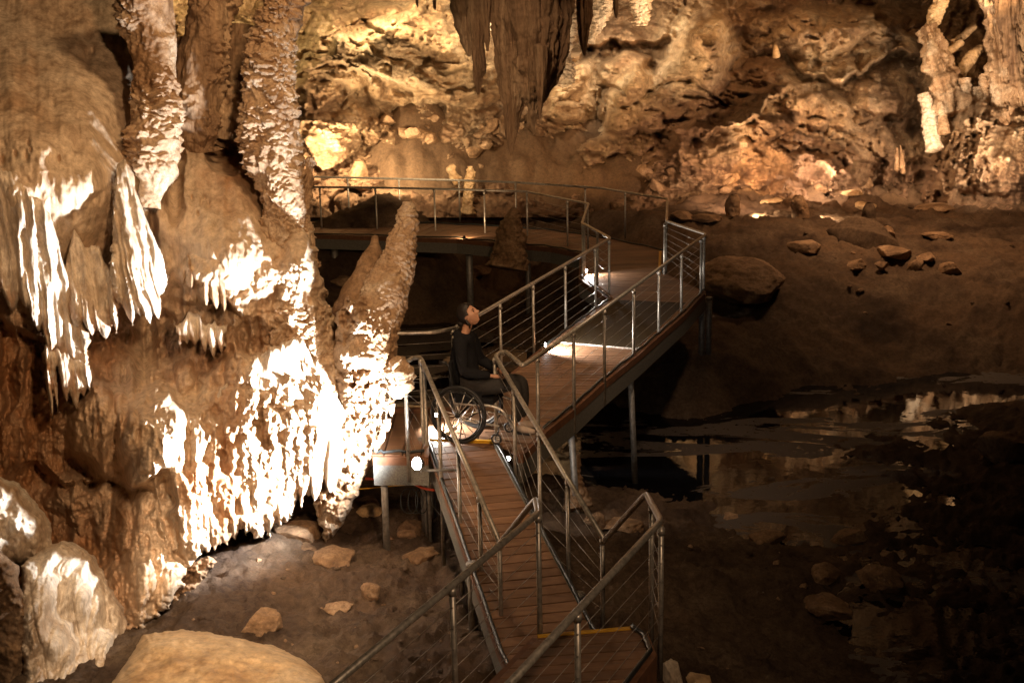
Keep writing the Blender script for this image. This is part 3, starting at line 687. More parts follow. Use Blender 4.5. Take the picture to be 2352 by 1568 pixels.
def beigeY(X, Y):
    s = 10.2 + (1568 - Y) * .0088 + np.abs(X - 520) * .0006
    return s - (fbm2(X / 120, Y / 60, 4, 340) - .5) * .28 - (fbm2(X / 16, Y / 10, 3, 341) - .5) * .03 - (fbm2(X / 40, Y / 22, 4, 342) - .5) * .10
relief_thing('beige_flowstone_dome', [(230,1600),(290,1520),(330,1455),(420,1445),(520,1458),(620,1480),(690,1510),(740,1550),(760,1600)], beigeY, 'beige',
  'low beige dome of flowstone on the mud at the bottom edge', 'flowstone', er=36, bulge=.5, nz=8, seed=343)
relief_thing('rough_brown_rock', [(380,1400),(395,1340),(430,1290),(480,1275),(500,1290),(480,1310),(455,1350),(420,1385),(385,1410),(320,1450),(300,1430)],
  lambda X, Y: 12.75 - (fbm2(X / 26, Y / 26, 4, 350) - .5) * .7 + np.clip(wor2(X / 16, Y / 16, 351)[0], 0, 1) * .12, 'rock', 'rough brown pitted rock at the foot of the floodlit flowstone', 'rock', er=14, bulge=.25, seed=352)

def gzz(x, y): return float(ground_z(np.array([x]), np.array([y]))[0])
# columns and stalagmites -------------------------------------------
def SC(name, pts, mat, label, cat, **k):
    sn = k.pop('snap', name in ('dark_stalagmite', 'conical_stalagmite', 'broken_stalagmite', 'thin_stalagmite', 'crooked_stalagmite'))
    o = stal(name, pts, MT[mat], **k)
    if name == 'conical_stalagmite':
        q = PD(*pts[4][:3]); o.location = (0, 0, gzz(q[0], q[1]) - q[2] + .10)
    if sn:
        q = PD(*pts[-1][:3]); o.location = (0, 0, max(-.1, gzz(q[0], q[1]) - q[2] + .02) if gzz(q[0], q[1]) > WZ else 0)
    return tag(o, label, cat)
SC('cave_column', [(668,-60,15.6,40),(662,0,15.6,42),(640,80,15.6,46),(625,160,15.5,52),(620,240,15.4,60),(625,320,15.3,62),(640,400,15.2,56),(655,480,15.1,46),(640,560,15.0,44),(640,640,14.9,46),(670,740,14.7,58),(700,840,14.6,66)], 'pop',
  'tall knobbly leaning column on the left formation, right of the recess', 'column', amp=.115, nr=620, ns=190, seed=11)
SC('cave_column', [(330,-60,15.2,62),(345,60,15.2,58),(350,140,15.1,50),(350,220,15.0,52),(345,300,14.9,46),(358,400,14.7,40),(352,480,14.6,20)], 'pop',
  'thick crusty column at the upper left hanging over the smooth flowstone', 'column', amp=.13, nr=360, ns=170, seed=12, tip=False)
SC('cave_column', [(500,-60,16.2,40),(500,0,16.2,38),(480,60,16.1,44),(460,130,16.0,52),(455,220,15.9,50),(462,300,15.8,36),(470,350,15.8,22)], 'brownstal',
  'dark brown column in the recess between the two crusty columns', 'column', amp=.12, nr=260, ns=140, seed=13)
SC('cave_column', [(420,90,16.6,24),(425,160,16.5,28),(430,260,16.4,26),(428,330,16.3,20)], 'brownstal', 'slim brown dripstone pillar right behind the upper left column', 'column', amp=.07, nr=160, ns=90, seed=14)
SC('cave_column', [(560,60,16.6,26),(555,160,16.5,40),(540,260,16.3,46),(520,330,16.1,30)], 'brownstal', 'dark rounded column deep in the recess beside the tall leaning column', 'column', amp=.12, nr=160, ns=90, seed=15)
SC('crusty_arm', [(714,362,15.2,5),(708,400,15.2,17),(700,440,15.2,24),(695,500,15.1,26),(706,560,15.1,20),(722,620,15.1,18)], 'pop', 'stubby crusty arm standing against the tall leaning column, tip at the walkway rail', 'stalagmite', amp=.10, nr=220, ns=110, seed=16, base=.1)
SC('leaning_stalagmite', [(936,462,15.0,9),(936,490,15.0,20),(927,540,14.9,31),(916,590,14.8,37),(900,640,14.7,42),(882,690,14.5,47),(862,740,14.3,52),(845,800,14.15,60),(830,860,14.0,64)], 'pop',
  'tall pale leaning stalagmite with a rounded brown tip in front of the far walkway', 'stalagmite', kind='scallop', amp=.055, nr=420, ns=170, seed=17, base=.05, pcs=15)
SC('stub_stalagmite', [(862,543,15.2,7),(860,570,15.1,20),(848,620,15.0,34),(832,680,14.8,46),(812,740,14.6,56)], 'rock', 'short brown stalagmite with a flat flame shaped top behind the pale leaning one', 'stalagmite', kind='plain', amp=.05, nr=160, ns=90, seed=18, base=.06)
# crusty pillar carrying the leaning stalagmite
def pillar(X, Y):
    D = 13.85 - (fbm2(X / 60, Y / 80, 4, 360) - .5) * .5 + np.abs(X - 815) * .0008 + np.clip(830 - X, 0, 60) * .0012
    wx = X + (fbm2(X / 20, Y / 20, 3, 363) - .5) * 10
    f1, f2, i = wor2(wx / 9, Y / 10, 361); D += np.clip(f1, 0, 1) * .085 * (.4 + 1.2 * fbm2(X / 40, Y / 40, 3, 364))
    f1, f2, i = wor2(wx / 24, Y / 26, 362); D += np.clip(f1, 0, 1) * .12
    D += .12 * sstep(.55, .66, fbm2(X / 18, Y / 18, 4, 365))
    return D
relief_thing('crusty_pillar', [(775,720),(800,680),(840,690),(880,720),(912,760),(908,800),(925,830),(942,850),(938,890),(910,912),(892,950),(880,1000),(872,1050),(840,1090),(815,1150),(790,1200),(765,1235),(745,1246),(735,1210),(718,1160),(735,1100),(770,1000),(772,900),(762,800)],
  pillar, 'pop', 'dark pitted popcorn crusted pillar hanging beside the wheelchair platform', 'dripstone', er=34, bulge=.45, nz=16, seed=366)
SC('dripstone', [(905,820,13.9,10),(918,845,13.9,22),(920,880,13.9,22),(905,915,13.9,12)], 'pop', 'crusty knob at the end of the handrail beside the wheelchair platform', 'dripstone', amp=.07, nr=80, ns=80, seed=19, base=.1, tip=.1)
for k, (x, y, l) in enumerate([(878,985,32),(889,960,30),(898,925,30),(862,1010,28)]):
    SC('dripstone_tip', [(x, y, 13.85, 9), (x + 2, y + l * .6, 13.85, 6), (x + 1, y + l, 13.85, 2)], 'pop', ['small pale tip under the crusty pillar, third one down','small pale tip hanging from the crusty pillar, second one down','uppermost small pale tip hanging just under the crusty knob','lowest small pale tip hanging on the right edge of the crusty pillar'][k], 'dripstone', amp=.01, nr=30, ns=30, seed=20 + k, tip=.1)

# hanging stalactites in front of the back wall ----------------------
YS = 26.0
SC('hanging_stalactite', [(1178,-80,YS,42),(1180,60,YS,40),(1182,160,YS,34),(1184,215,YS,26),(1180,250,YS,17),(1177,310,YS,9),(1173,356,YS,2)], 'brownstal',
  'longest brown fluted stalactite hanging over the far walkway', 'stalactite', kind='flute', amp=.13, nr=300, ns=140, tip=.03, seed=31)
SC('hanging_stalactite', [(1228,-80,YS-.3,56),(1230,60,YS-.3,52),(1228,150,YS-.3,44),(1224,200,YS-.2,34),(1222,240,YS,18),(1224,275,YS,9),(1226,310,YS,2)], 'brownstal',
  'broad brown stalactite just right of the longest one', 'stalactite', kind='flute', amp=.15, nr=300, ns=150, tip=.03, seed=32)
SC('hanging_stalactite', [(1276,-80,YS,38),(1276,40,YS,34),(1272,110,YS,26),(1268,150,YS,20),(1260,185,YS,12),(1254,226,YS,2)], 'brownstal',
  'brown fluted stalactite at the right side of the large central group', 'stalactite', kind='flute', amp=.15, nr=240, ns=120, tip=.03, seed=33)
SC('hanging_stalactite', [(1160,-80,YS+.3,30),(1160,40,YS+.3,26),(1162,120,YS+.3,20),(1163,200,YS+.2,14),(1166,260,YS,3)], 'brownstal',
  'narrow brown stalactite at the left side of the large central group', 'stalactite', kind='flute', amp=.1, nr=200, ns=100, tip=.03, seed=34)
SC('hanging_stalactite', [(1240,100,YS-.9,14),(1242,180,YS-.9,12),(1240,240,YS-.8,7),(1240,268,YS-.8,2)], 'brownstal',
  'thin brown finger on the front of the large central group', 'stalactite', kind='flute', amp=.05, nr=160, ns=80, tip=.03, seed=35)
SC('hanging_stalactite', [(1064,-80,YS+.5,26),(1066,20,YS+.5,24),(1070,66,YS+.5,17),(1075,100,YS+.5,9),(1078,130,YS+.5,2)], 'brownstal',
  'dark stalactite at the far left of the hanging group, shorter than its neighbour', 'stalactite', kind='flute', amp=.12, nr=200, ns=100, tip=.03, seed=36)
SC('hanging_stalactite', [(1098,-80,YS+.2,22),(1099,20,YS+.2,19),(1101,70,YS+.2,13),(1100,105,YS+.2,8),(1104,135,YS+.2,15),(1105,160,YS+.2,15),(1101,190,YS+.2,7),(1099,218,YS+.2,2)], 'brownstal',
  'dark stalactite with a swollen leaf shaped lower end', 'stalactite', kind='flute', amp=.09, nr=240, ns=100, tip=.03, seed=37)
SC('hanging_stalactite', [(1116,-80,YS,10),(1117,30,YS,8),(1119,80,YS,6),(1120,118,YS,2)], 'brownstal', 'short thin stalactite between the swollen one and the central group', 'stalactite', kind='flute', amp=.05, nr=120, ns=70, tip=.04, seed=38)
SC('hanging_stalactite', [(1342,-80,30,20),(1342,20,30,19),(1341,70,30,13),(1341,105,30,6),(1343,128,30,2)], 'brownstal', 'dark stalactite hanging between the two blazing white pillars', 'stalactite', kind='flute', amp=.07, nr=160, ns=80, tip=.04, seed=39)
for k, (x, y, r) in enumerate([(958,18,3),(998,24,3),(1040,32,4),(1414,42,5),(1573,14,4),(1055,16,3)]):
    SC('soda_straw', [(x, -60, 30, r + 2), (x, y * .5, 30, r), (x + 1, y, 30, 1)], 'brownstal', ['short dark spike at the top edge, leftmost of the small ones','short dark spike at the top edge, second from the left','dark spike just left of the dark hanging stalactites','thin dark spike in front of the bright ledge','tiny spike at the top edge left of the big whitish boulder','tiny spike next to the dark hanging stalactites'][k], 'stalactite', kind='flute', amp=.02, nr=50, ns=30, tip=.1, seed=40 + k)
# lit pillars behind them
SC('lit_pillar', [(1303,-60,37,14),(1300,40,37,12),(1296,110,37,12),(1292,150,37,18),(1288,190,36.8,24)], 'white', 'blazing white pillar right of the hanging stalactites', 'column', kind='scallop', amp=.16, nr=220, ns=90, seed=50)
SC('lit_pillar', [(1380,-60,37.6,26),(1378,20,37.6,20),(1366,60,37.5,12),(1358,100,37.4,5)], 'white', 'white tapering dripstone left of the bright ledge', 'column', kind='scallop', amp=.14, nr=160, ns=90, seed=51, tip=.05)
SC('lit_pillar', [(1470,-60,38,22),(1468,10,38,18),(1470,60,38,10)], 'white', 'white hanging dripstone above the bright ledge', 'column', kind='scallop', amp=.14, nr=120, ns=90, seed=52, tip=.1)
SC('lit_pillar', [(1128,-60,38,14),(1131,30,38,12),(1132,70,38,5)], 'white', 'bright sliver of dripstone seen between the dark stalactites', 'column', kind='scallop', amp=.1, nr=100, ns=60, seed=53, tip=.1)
# right hand cluster
RC = [([(2126,62,37.6,13),(2140,100,37.4,22),(2155,150,37.2,28),(2172,210,37.0,34),(2185,270,36.8,42)], 'pop', 'tall pale leaning broken column in the right hand cluster', .2),
      ([(2175,-60,38.0,16),(2160,10,37.9,14),(2142,50,37.8,14),(2130,80,37.7,10)], 'beige', 'slanting tan slab resting on the broken white column', .08),
      ([(2270,-60,36.8,22),(2278,20,36.8,20),(2288,80,36.8,18),(2296,150,36.6,20),(2300,220,36.5,26),(2300,290,36.4,28)], 'pop', 'pale ribbed column right of the broken one', .2),
      ([(2320,-60,36.4,34),(2325,60,36.4,26),(2338,160,36.4,22),(2350,260,36.4,22),(2360,360,36.4,26)], 'brownstal', 'large brown fluted column near the right edge', .16),
      ([(2365,-80,36.2,40),(2372,0,36.2,30),(2368,60,36.2,12),(2362,90,36.2,3)], 'brownstal', 'brown drapery tip cut by the right edge of the picture', .12),
      ([(2122,215,36.9,7),(2128,250,36.8,12),(2138,300,36.6,16),(2148,350,36.4,20)], 'white', 'slim white stalagmite at the left foot of the right hand cluster', .08),
      ([(2158,235,36.5,6),(2165,270,36.4,11),(2172,310,36.3,14)], 'pop', 'thin stalagmite behind the slim white one', .06),
      ([(2215,180,36.8,8),(2217,230,36.7,13),(2222,280,36.6,18)], 'pop', 'crusty finger in the middle of the right hand cluster', .08),
      ([(2245,200,36.8,8),(2244,250,36.7,16),(2242,310,36.6,20)], 'pop', 'second crusty finger beside the ribbed column', .08),
      ([(2262,170,36.9,7),(2260,230,36.8,13),(2262,290,36.7,16)], 'pop', 'crusty finger touching the ribbed column', .07),
      ([(2212,348,35.9,6),(2208,365,35.9,11),(2204,390,35.9,13)], 'white', 'small pale stump at the foot of the right hand cluster', .05),
      ([(2245,345,35.9,5),(2236,370,35.9,8),(2228,395,35.9,10)], 'pop', 'small leaning stump beside the pale stump', .04),
      ([(2210,95,37.8,6),(2190,112,37.8,9),(2165,130,37.8,10)], 'beige', 'slanting tan finger above the cluster, upper one', .04),
      ([(2262,105,37.6,7),(2235,125,37.6,11),(2200,175,37.5,13)], 'beige', 'long slanting tan finger above the cluster, lower one', .05),
      ([(2240,60,38.0,6),(2215,80,38.0,8),(2185,100,38.0,8)], 'beige', 'short slanting tan finger under the dark hollow', .04)]
for k, (p, m_, lb, a) in enumerate(RC):
    SC('cave_column' if p[-1][3] > 21 else 'stalagmite', p, m_, lb, 'column' if p[-1][3] > 21 else 'stalagmite', kind='flute' if (m_ == 'brownstal' or p[-1][3] > 21) else 'scallop', amp=a * (1.5 if p[-1][3] > 21 else 1), nr=160, ns=80, seed=60 + k, base=.04 if k not in (2, 3, 4) else False, tip=.05 if k == 4 else False, pcs=7)
SC('small_stalagmite', [(1855,73,38.2,4),(1856,84,38.2,7),(1857,98,38.2,9)], 'white', 'tiny white tipped stalagmite on the high ledge', 'stalagmite', kind='plain', amp=.03, nr=40, ns=40, seed=80, base=.1)
SC('small_stalagmite', [(1781,105,37.9,3),(1782,120,37.9,7),(1783,135,37.9,8)], 'beige', 'tiny tan stalagmite on the brown slope below the high ledge', 'stalagmite', kind='plain', amp=.03, nr=40, ns=40, seed=81, base=.1)
for k, (x, y, dx) in enumerate([(2060, 340, 0), (2068, 335, 3), (2076, 345, -2)]):
    SC('small_stalagmite', [(x, y, 36.7, 3), (x + dx, y + 25, 36.6, 5), (x + dx, y + 55, 36.5, 6)], 'rock', ['thin tan spike at the foot of the brown back slope, leftmost of three','thin tan spike at the foot of the brown back slope, tallest and middle of three','thin tan spike at the foot of the brown back slope, rightmost of three'][k], 'stalagmite', kind='plain', amp=.03, nr=40, ns=30, seed=82 + k, base=.1)
# mid-ground stalagmites
SC('dark_stalagmite', [(1684,458,31.6,7),(1685,470,31.6,14),(1685,490,31.6,16),(1685,512,31.6,17)], 'rock', 'dark stumpy stalagmite hiding a lamp, left of the pair on the far floor', 'stalagmite', kind='plain', amp=.06, nr=80, ns=70, seed=90, base=.08)
SC('dark_stalagmite', [(1832,460,31.6,7),(1833,472,31.6,14),(1837,492,31.6,18),(1838,515,31.6,20)], 'rock', 'dark stumpy stalagmite hiding a lamp, right of the pair on the far floor', 'stalagmite', kind='plain', amp=.08, nr=80, ns=70, seed=91, base=.08)
SC('conical_stalagmite', [(1996,476,30.4,7),(1996,490,30.4,14),(1995,512,30.4,17),(1992,528,30.4,34),(1986,545,30.3,66),(1980,570,30.2,96),(1980,600,30.2,110)], 'mud', 'stalagmite on a wide cone of mud right of the lit pair', 'stalagmite', kind='plain', amp=.05, nr=120, ns=110, seed=92, base=.06, snap=False)
SC('dark_stalagmite', [(2032,508,30.0,9),(2034,520,30.0,17),(2036,540,29.8,22)], 'rock', 'low round stump behind the stalagmite on the mud cone', 'stalagmite', kind='plain', amp=.06, nr=60, ns=60, seed=93, base=.12)
SC('dark_stalagmite', [(826,362,36.0,9),(826,372,36.0,15),(824,392,36.0,20),(822,410,36.0,22)], 'rock', 'dark stump in front of the pale wall behind the far railing', 'stalagmite', kind='plain', amp=.06, nr=60, ns=60, seed=94, base=.1)
SC('broken_stalagmite', [(1180,478,27.4,5),(1178,500,27.4,17),(1172,530,27.4,26),(1168,570,27.3,32),(1160,620,27.2,44)], 'rock', 'jagged brown stalagmite standing inside the curve of the walkway', 'stalagmite', kind='scallop', amp=.14, nr=160, ns=110, seed=95, base=.03, pcs=5)
SC('thin_stalagmite', [(1080,382,34.6,8),(1082,400,34.6,12),(1078,430,34.6,12),(1076,470,34.6,14),(1074,495,34.6,22)], 'beige', 'slim tan stalagmite just behind the far railing', 'stalagmite', kind='scallop', amp=.07, nr=120, ns=70, seed=96, base=.06)
SC('crooked_stalagmite', [(1045,372,35,7),(1035,384,35,12),(1042,398,35,13),(1056,412,34.9,14)], 'beige', 'crooked tan stump left of the slim stalagmite behind the far railing', 'stalagmite', kind='plain', amp=.06, nr=80, ns=60, seed=97, base=.1)
SC('broken_stalagmite', [(1328,1072,16.6,3),(1327,1095,16.6,9),(1322,1120,16.6,17),(1322,1160,16.5,24),(1330,1200,16.4,38)], 'rock', 'splintered brown stump in the dark water beside the ramp', 'stalagmite', kind='scallop', amp=.07, nr=140, ns=90, seed=98, base=.04, pcs=9)
SC('broken_stalagmite', [(1306,1080,16.6,2),(1308,1100,16.6,7),(1312,1130,16.6,12)], 'rock', 'smaller splinter leaning on the stump in the dark water', 'stalagmite', kind='plain', amp=.04, nr=60, ns=40, seed=99, base=.05)

# boulders ------------------------------------------------------------
def boulder(name, vx, vy, Y, wpx, hpx, label, mat='rock', seed=1, rough=.35, facet=.8, depth=None, cat='rock', sub=5, rz=0):
    if Y < 34:
        r_ = rays(vx, vy + hpx * .28); ys_ = np.linspace(9, 40, 900); g_ = ground_z(r_[0] / r_[1] * ys_, ys_); h_ = np.argmax(CH + r_[2] / r_[1] * ys_ < g_)
        if h_ > 0: Y = float(ys_[h_])
    c = PD(vx, vy, Y); k = Y / F0; dp = depth if depth else wpx
    P, F_ = boulder_geo((wpx / 2 * k, dp / 2 * k, hpx / 2 * k), seed, sub, rough, facet)
    ca, sa = math.cos(rz), math.sin(rz); P = np.stack([P[:, 0] * ca - P[:, 1] * sa, P[:, 0] * sa + P[:, 1] * ca, P[:, 2]], 1)
    if Y < 34 and vy > 440: c = c - np.array([0, 0, hpx * k * .16])
    o = link(name, npmesh(name, P, F_, True), MT[mat]); o.location = c
    return tag(o, label, cat)
boulder('boulder', 606, 1420, 12.6, 128, 90, 'angular brown boulder with a dark hole on the mud left of the ramp', seed=201, facet=1.6, depth=80, rz=.4, sub=6)
boulder('flat_rock', 755, 1275, 13.9, 120, 52, 'flat brown rock slab on the mud below the crusty pillar tip', seed=202, facet=1.2)
boulder('flat_rock', 690, 1212, 14.9, 130, 60, 'brown rock in the shade right under the dripping white face', seed=203, facet=1.3)
boulder('flat_rock', 845, 1148, 15.2, 60, 26, 'flat slab under the lamp walkway, topmost of its little stack', seed=204)
boulder('flat_rock', 850, 1170, 15.1, 70, 30, 'paler slab under the lamp walkway, lower one of its little stack', mat='beige', seed=205)
boulder('clay_clod', 850, 1352, 13.0, 60, 52, 'crumbly reddish clod on the mud, nearest of the clods to the ramp', seed=206, rough=.6)
boulder('clay_clod', 700, 1255, 14.2, 60, 22, 'low shadowed clod left of the flat slab', seed=207, rough=.5)
boulder('clay_clod', 965, 1270, 13.6, 90, 36, 'broad crumbly clod beside the foot of the ramp', seed=208, rough=.6)
boulder('clay_clod', 775, 1390, 12.8, 80, 24, 'flat dark clod left of the crumbly reddish one', seed=209, rough=.5)
boulder('clay_clod', 940, 1210, 14.6, 90, 40, 'lumpy rock by the hanging cables under the platform', seed=210, rough=.5)
boulder('large_mound', 1706, 632, 27.0, 180, 110, 'large round ochre boulder beside the corner of the upper railing', mat='rock', seed=211, rough=.30, facet=0, depth=260, sub=6)
boulder('boulder', 1966, 606, 28.5, 62, 36, 'brown boulder on the far slope, leftmost in the row below the mud cone', seed=212, facet=1)
boulder('boulder', 2026, 606, 28.5, 36, 28, 'small round boulder, second in the row below the mud cone', seed=213)
boulder('boulder', 2100, 606, 28.5, 40, 44, 'upright pale boulder, third in the row below the mud cone', seed=214, facet=1.2)
boulder('boulder', 2182, 612, 28.2, 62, 48, 'round boulder at the right end of the row below the mud cone', seed=215)
boulder('boulder', 2125, 588, 28.9, 50, 24, 'low boulder just behind the row below the mud cone', seed=216)
boulder('boulder', 2050, 575, 29.2, 80, 40, 'crumbly boulder touching the right foot of the mud cone', seed=217)
boulder('flat_rock', 1560, 490, 33.5, 60, 30, 'flat rock behind the far corner of the walkway', seed=218)
boulder('flat_rock', 1625, 500, 33.0, 80, 26, 'long low rock left of the lit stalagmite pair', seed=219)
boulder('flat_rock', 2145, 478, 34.5, 90, 22, 'long dark slab on the far slope at right', seed=220)
boulder('flat_rock', 2150, 540, 31.5, 70, 18, 'dark slab on the slope nearer than the long one', seed=221)
boulder('flat_rock', 1960, 444, 36, 60, 18, 'pale flat slab near the foot of the back wall', mat='beige', seed=222, facet=1.3)
boulder('flat_rock', 1990, 475, 34.5, 46, 28, 'pale broken rock on the lit patch of the far slope', mat='beige', seed=223, facet=1.6)
boulder('flat_rock', 1640, 498, 32.6, 40, 18, 'small rock near the left lit stalagmite', seed=224)
boulder('flat_rock', 1770, 462, 34.6, 60, 16, 'flat rock between the lit stalagmites and the wall', mat='beige', seed=225)
boulder('flat_rock', 1850, 560, 30.0, 90, 40, 'long mud covered rock in front of the right lit stalagmite', seed=226)
boulder('boulder', 1955, 1230, 17.9, 90, 60, 'brown boulder at the water edge with a second one leaning on it', seed=227)
boulder('boulder', 2030, 1330, 16.8, 130, 90, 'largest dark boulder at the water edge at lower right', seed=228, sub=6)
boulder('boulder', 1890, 1310, 17.1, 90, 60, 'dark boulder left of the largest one at the water edge', seed=229)
boulder('boulder', 1900, 1390, 16.2, 120, 60, 'low wet boulder below the largest one', seed=230)
boulder('boulder', 1760, 1230, 17.9, 90, 50, 'wet dark rock at the shoreline near the railing corner', seed=231)
boulder('boulder', 2310, 1020, 20.8, 150, 100, 'dark boulder on the far shore at the right edge', seed=232)
boulder('boulder', 1680, 1190, 18.4, 60, 34, 'small wet rock in the water behind the railing corner', seed=233)
boulder('boulder', 1370, 1190, 16.6, 60, 44, 'round brown stone next to the splintered stump', seed=234)
boulder('boulder', 1430, 1200, 16.8, 90, 44, 'low stone between the stump and the water', seed=235)
boulder('white_rock', 1545, 1545, 11.4, 76, 90, 'white chalky rock at the bottom edge beside the near platform', mat='white', seed=236, facet=1.2)
boulder('boulder', 1610, 1560, 11.8, 80, 50, 'tan rock to the right of the white chalky one', mat='beige', seed=237)
boulder('boulder', 1100, 560 + 60, 28.5, 60, 30, 'rock beside the jagged stalagmite inside the walkway curve', seed=238)
boulder('boulder', 790, 640, 26, 60, 26, 'dark rock in the shade under the far walkway', seed=239)
# broken blocks of wall rubble (individual)
rub_lab = 'broken brown block in the rubble at the foot of the pale back wall'
rr = random.Random(3); proto = []
for k in range(4):
    P, F_ = boulder_geo((1, .9, .7), 400 + k, 4, .3, 1.5); proto.append(npmesh('block', P, F_, True)); proto[-1].materials.append(MT['rock'])
for k in range(44):
    vx = rr.uniform(880, 1250) if k < 30 else rr.uniform(1400, 2050); vy = rr.uniform(270, 400) if k < 30 else rr.uniform(395, 440)
    Y = float(wallY(np.array([[vx]]), np.array([[vy]]))[0, 0]); p = PD(vx, vy, Y - .02)
    o = bpy.data.objects.new('rubble_block', proto[k % 4]); COL.objects.link(o); o.location = p; s = rr.uniform(.10, .32); o.scale = (s, s, s)
    o.rotation_euler = (rr.uniform(-.6, .6), rr.uniform(-.6, .6), rr.uniform(0, 6)); tag(o, rub_lab if k < 30 else 'brown block lying where the far floor meets the brown back wall', 'rock', 'rubble blocks at the foot of the back wall' if k < 30 else 'blocks along the foot of the right back wall')
proto = []
for k in range(4):
    P, F_ = boulder_geo((1, .8, .5), 420 + k, 4, .5, 1.6); proto.append(npmesh('stone', P, F_, True)); proto[-1].materials.append(MT['rock' if k == 0 else 'mud'])
def stones(n, x0, x1, y0, y1, smin, smax, lab, grp, inside=None):
    k = 0
    while k < n:
        vx = rr.uniform(x0, x1); vy = rr.uniform(y0, y1)
        # march ray to ground
        p = None
        r = rays(vx, vy); ys = np.linspace(9, 40, 140); xs_ = r[0] / r[1] * ys; zs = CH + r[2] / r[1] * ys
        gzv = gf(xs_, ys); hit = np.argmax(zs < gzv)
        if hit == 0: k += 1; continue
        x, y = xs_[hit], ys[hit]; z = float(ground_z(np.array([x]), np.array([y]))[0])
        if z < WZ - .02: k += 1; continue
        o = bpy.data.objects.new('loose_stone', proto[k % 4]); COL.objects.link(o); s = rr.uniform(smin, smax) ; o.scale = (s, s, s); o.location = (x, y, z + s * .05)
        o.rotation_euler = (rr.uniform(-.3, .3), rr.uniform(-.3, .3), rr.uniform(0, 6)); tag(o, lab, 'stone', grp); k += 1
stones(120, 420, 1080, 1150, 1560, .012, .06, 'small loose brown stone on the mud left of the ramp', 'small stones left of the ramp')
stones(26, 1560, 2340, 445, 760, .04, .12, 'small loose stone on the far dim slope at right', 'small stones on the far slope')
stones(40, 1500, 2000, 1260, 1560, .02, .08, 'small loose stone on the dark slope beside the near platform', 'small stones on the dark right slope')
# ================================================================== WALKWAY
def Z(vx, vy, z=0.0): return UZ(vx, vy, z)
def xy(vx, vy, z=0.0): p = UZ(vx, vy, z); return (float(p[0]), float(p[1]))
def clip_half(poly, a, b, c):      # keep a*x+b*y+c>=0
    out = []; n = len(poly)
    for i in range(n):
        p, q = poly[i], poly[(i + 1) % n]; dp = a * p[0] + b * p[1] + c; dq = a * q[0] + b * q[1] + c
        if dp >= 0: out.append(p)
        if (dp > 0 and dq < 0) or (dp < 0 and dq > 0):
            t = dp / (dp - dq); out.append((p[0] + (q[0] - p[0]) * t, p[1] + (q[1] - p[1]) * t))
    return out
def planks(mb, poly, ang, zt=0.0, th=.035, wd=.138, gap=.018):
    """boards whose length runs along angle ang"""
    nx, ny = -math.sin(ang), math.cos(ang); ds = [x * nx + y * ny for x, y in poly]; k0 = math.floor(min(ds) / wd); k1 = math.ceil(max(ds) / wd)
    for k in range(k0, k1 + 1):
        q = clip_half(clip_half(poly, nx, ny, -(k * wd + gap / 2)), -nx, -ny, (k + 1) * wd - gap / 2)
        if len(q) >= 3:
            f = zt if callable(zt) else (lambda x, y: zt)
            dz = random.uniform(-.0015, .0015)
            mb.prism(q, lambda x, y, f=f, dz=dz: f(x, y) + dz - th, lambda x, y, f=f, dz=dz: f(x, y) + dz, random.random())
def ribbon(mb, pts, zlo, zhi, th=.04, side=1):
    """vertical board along a polyline of (x,y) or (x,y,z) points; zlo / zhi relative"""
    P = [np.array(p if len(p) == 3 else (*p, 0.0), float) for p in pts]; n = len(P); off = []
    for i in range(n):
        t = P[min(i + 1, n - 1)][:2] - P[max(i - 1, 0)][:2]; t /= np.linalg.norm(t) + 1e-9; off.append(np.array([t[1], -t[0], 0]) * th * side)
    v = []
    for p, o in zip(P, off):
        v += [p + (0, 0, zlo), p + (0, 0, zhi), p + o + (0, 0, zhi), p + o + (0, 0, zlo)]
    f = []
    for i in range(n - 1):
        for k in range(4):
            f.append((4 * i + k, 4 * i + (k + 1) % 4, 4 * (i + 1) + (k + 1) % 4, 4 * (i + 1) + k))
    f.append((0, 3, 2, 1)); f.append(tuple(4 * (n - 1) + k for k in range(4)))
    mb.add(v, f)
# outlines on z = 0 (image coordinates of the deck edge)
outer = [(1190,1043),(1249,986),(1318,932),(1378,878),(1457,815),(1517,763),(1567,720),(1614,669),(1523,628),(1525,576),(1403,550),(1268,530),(1140,520),(1000,514),(722,509),(500,506)]
inner = [(500,535),(722,538),(1051,548),(1180,560),(1268,568),(1338,582),(1336,640),(1403,686),(1363,714),(1298,761),(1255,795),(1180,858),(1120,905),(1060,943)]
plat_far = [(880,943),(620,943)]; plat_near = [(620,1045),(880,1045),(985,1045),(986,1006),(1134,1011)]
mw = empty('boardwalk', tuple(Z(1300, 880))); tag(mw, 'long curving timber boardwalk carrying the wheelchair and bending away to the far wall', 'walkway')
mwl = np.array(mw.location)
def kid(o): o.location = tuple(-mwl); return o
mb = MB()
secA = [xy(*p) for p in [(1134,1011),(1190,1043),(1249,986),(1318,932),(1378,878),(1457,815),(1517,763),(1567,720),(1614,669),(1523,628),(1403,686),(1363,714),(1298,761),(1255,795),(1180,858),(1120,905),(1060,943)]]
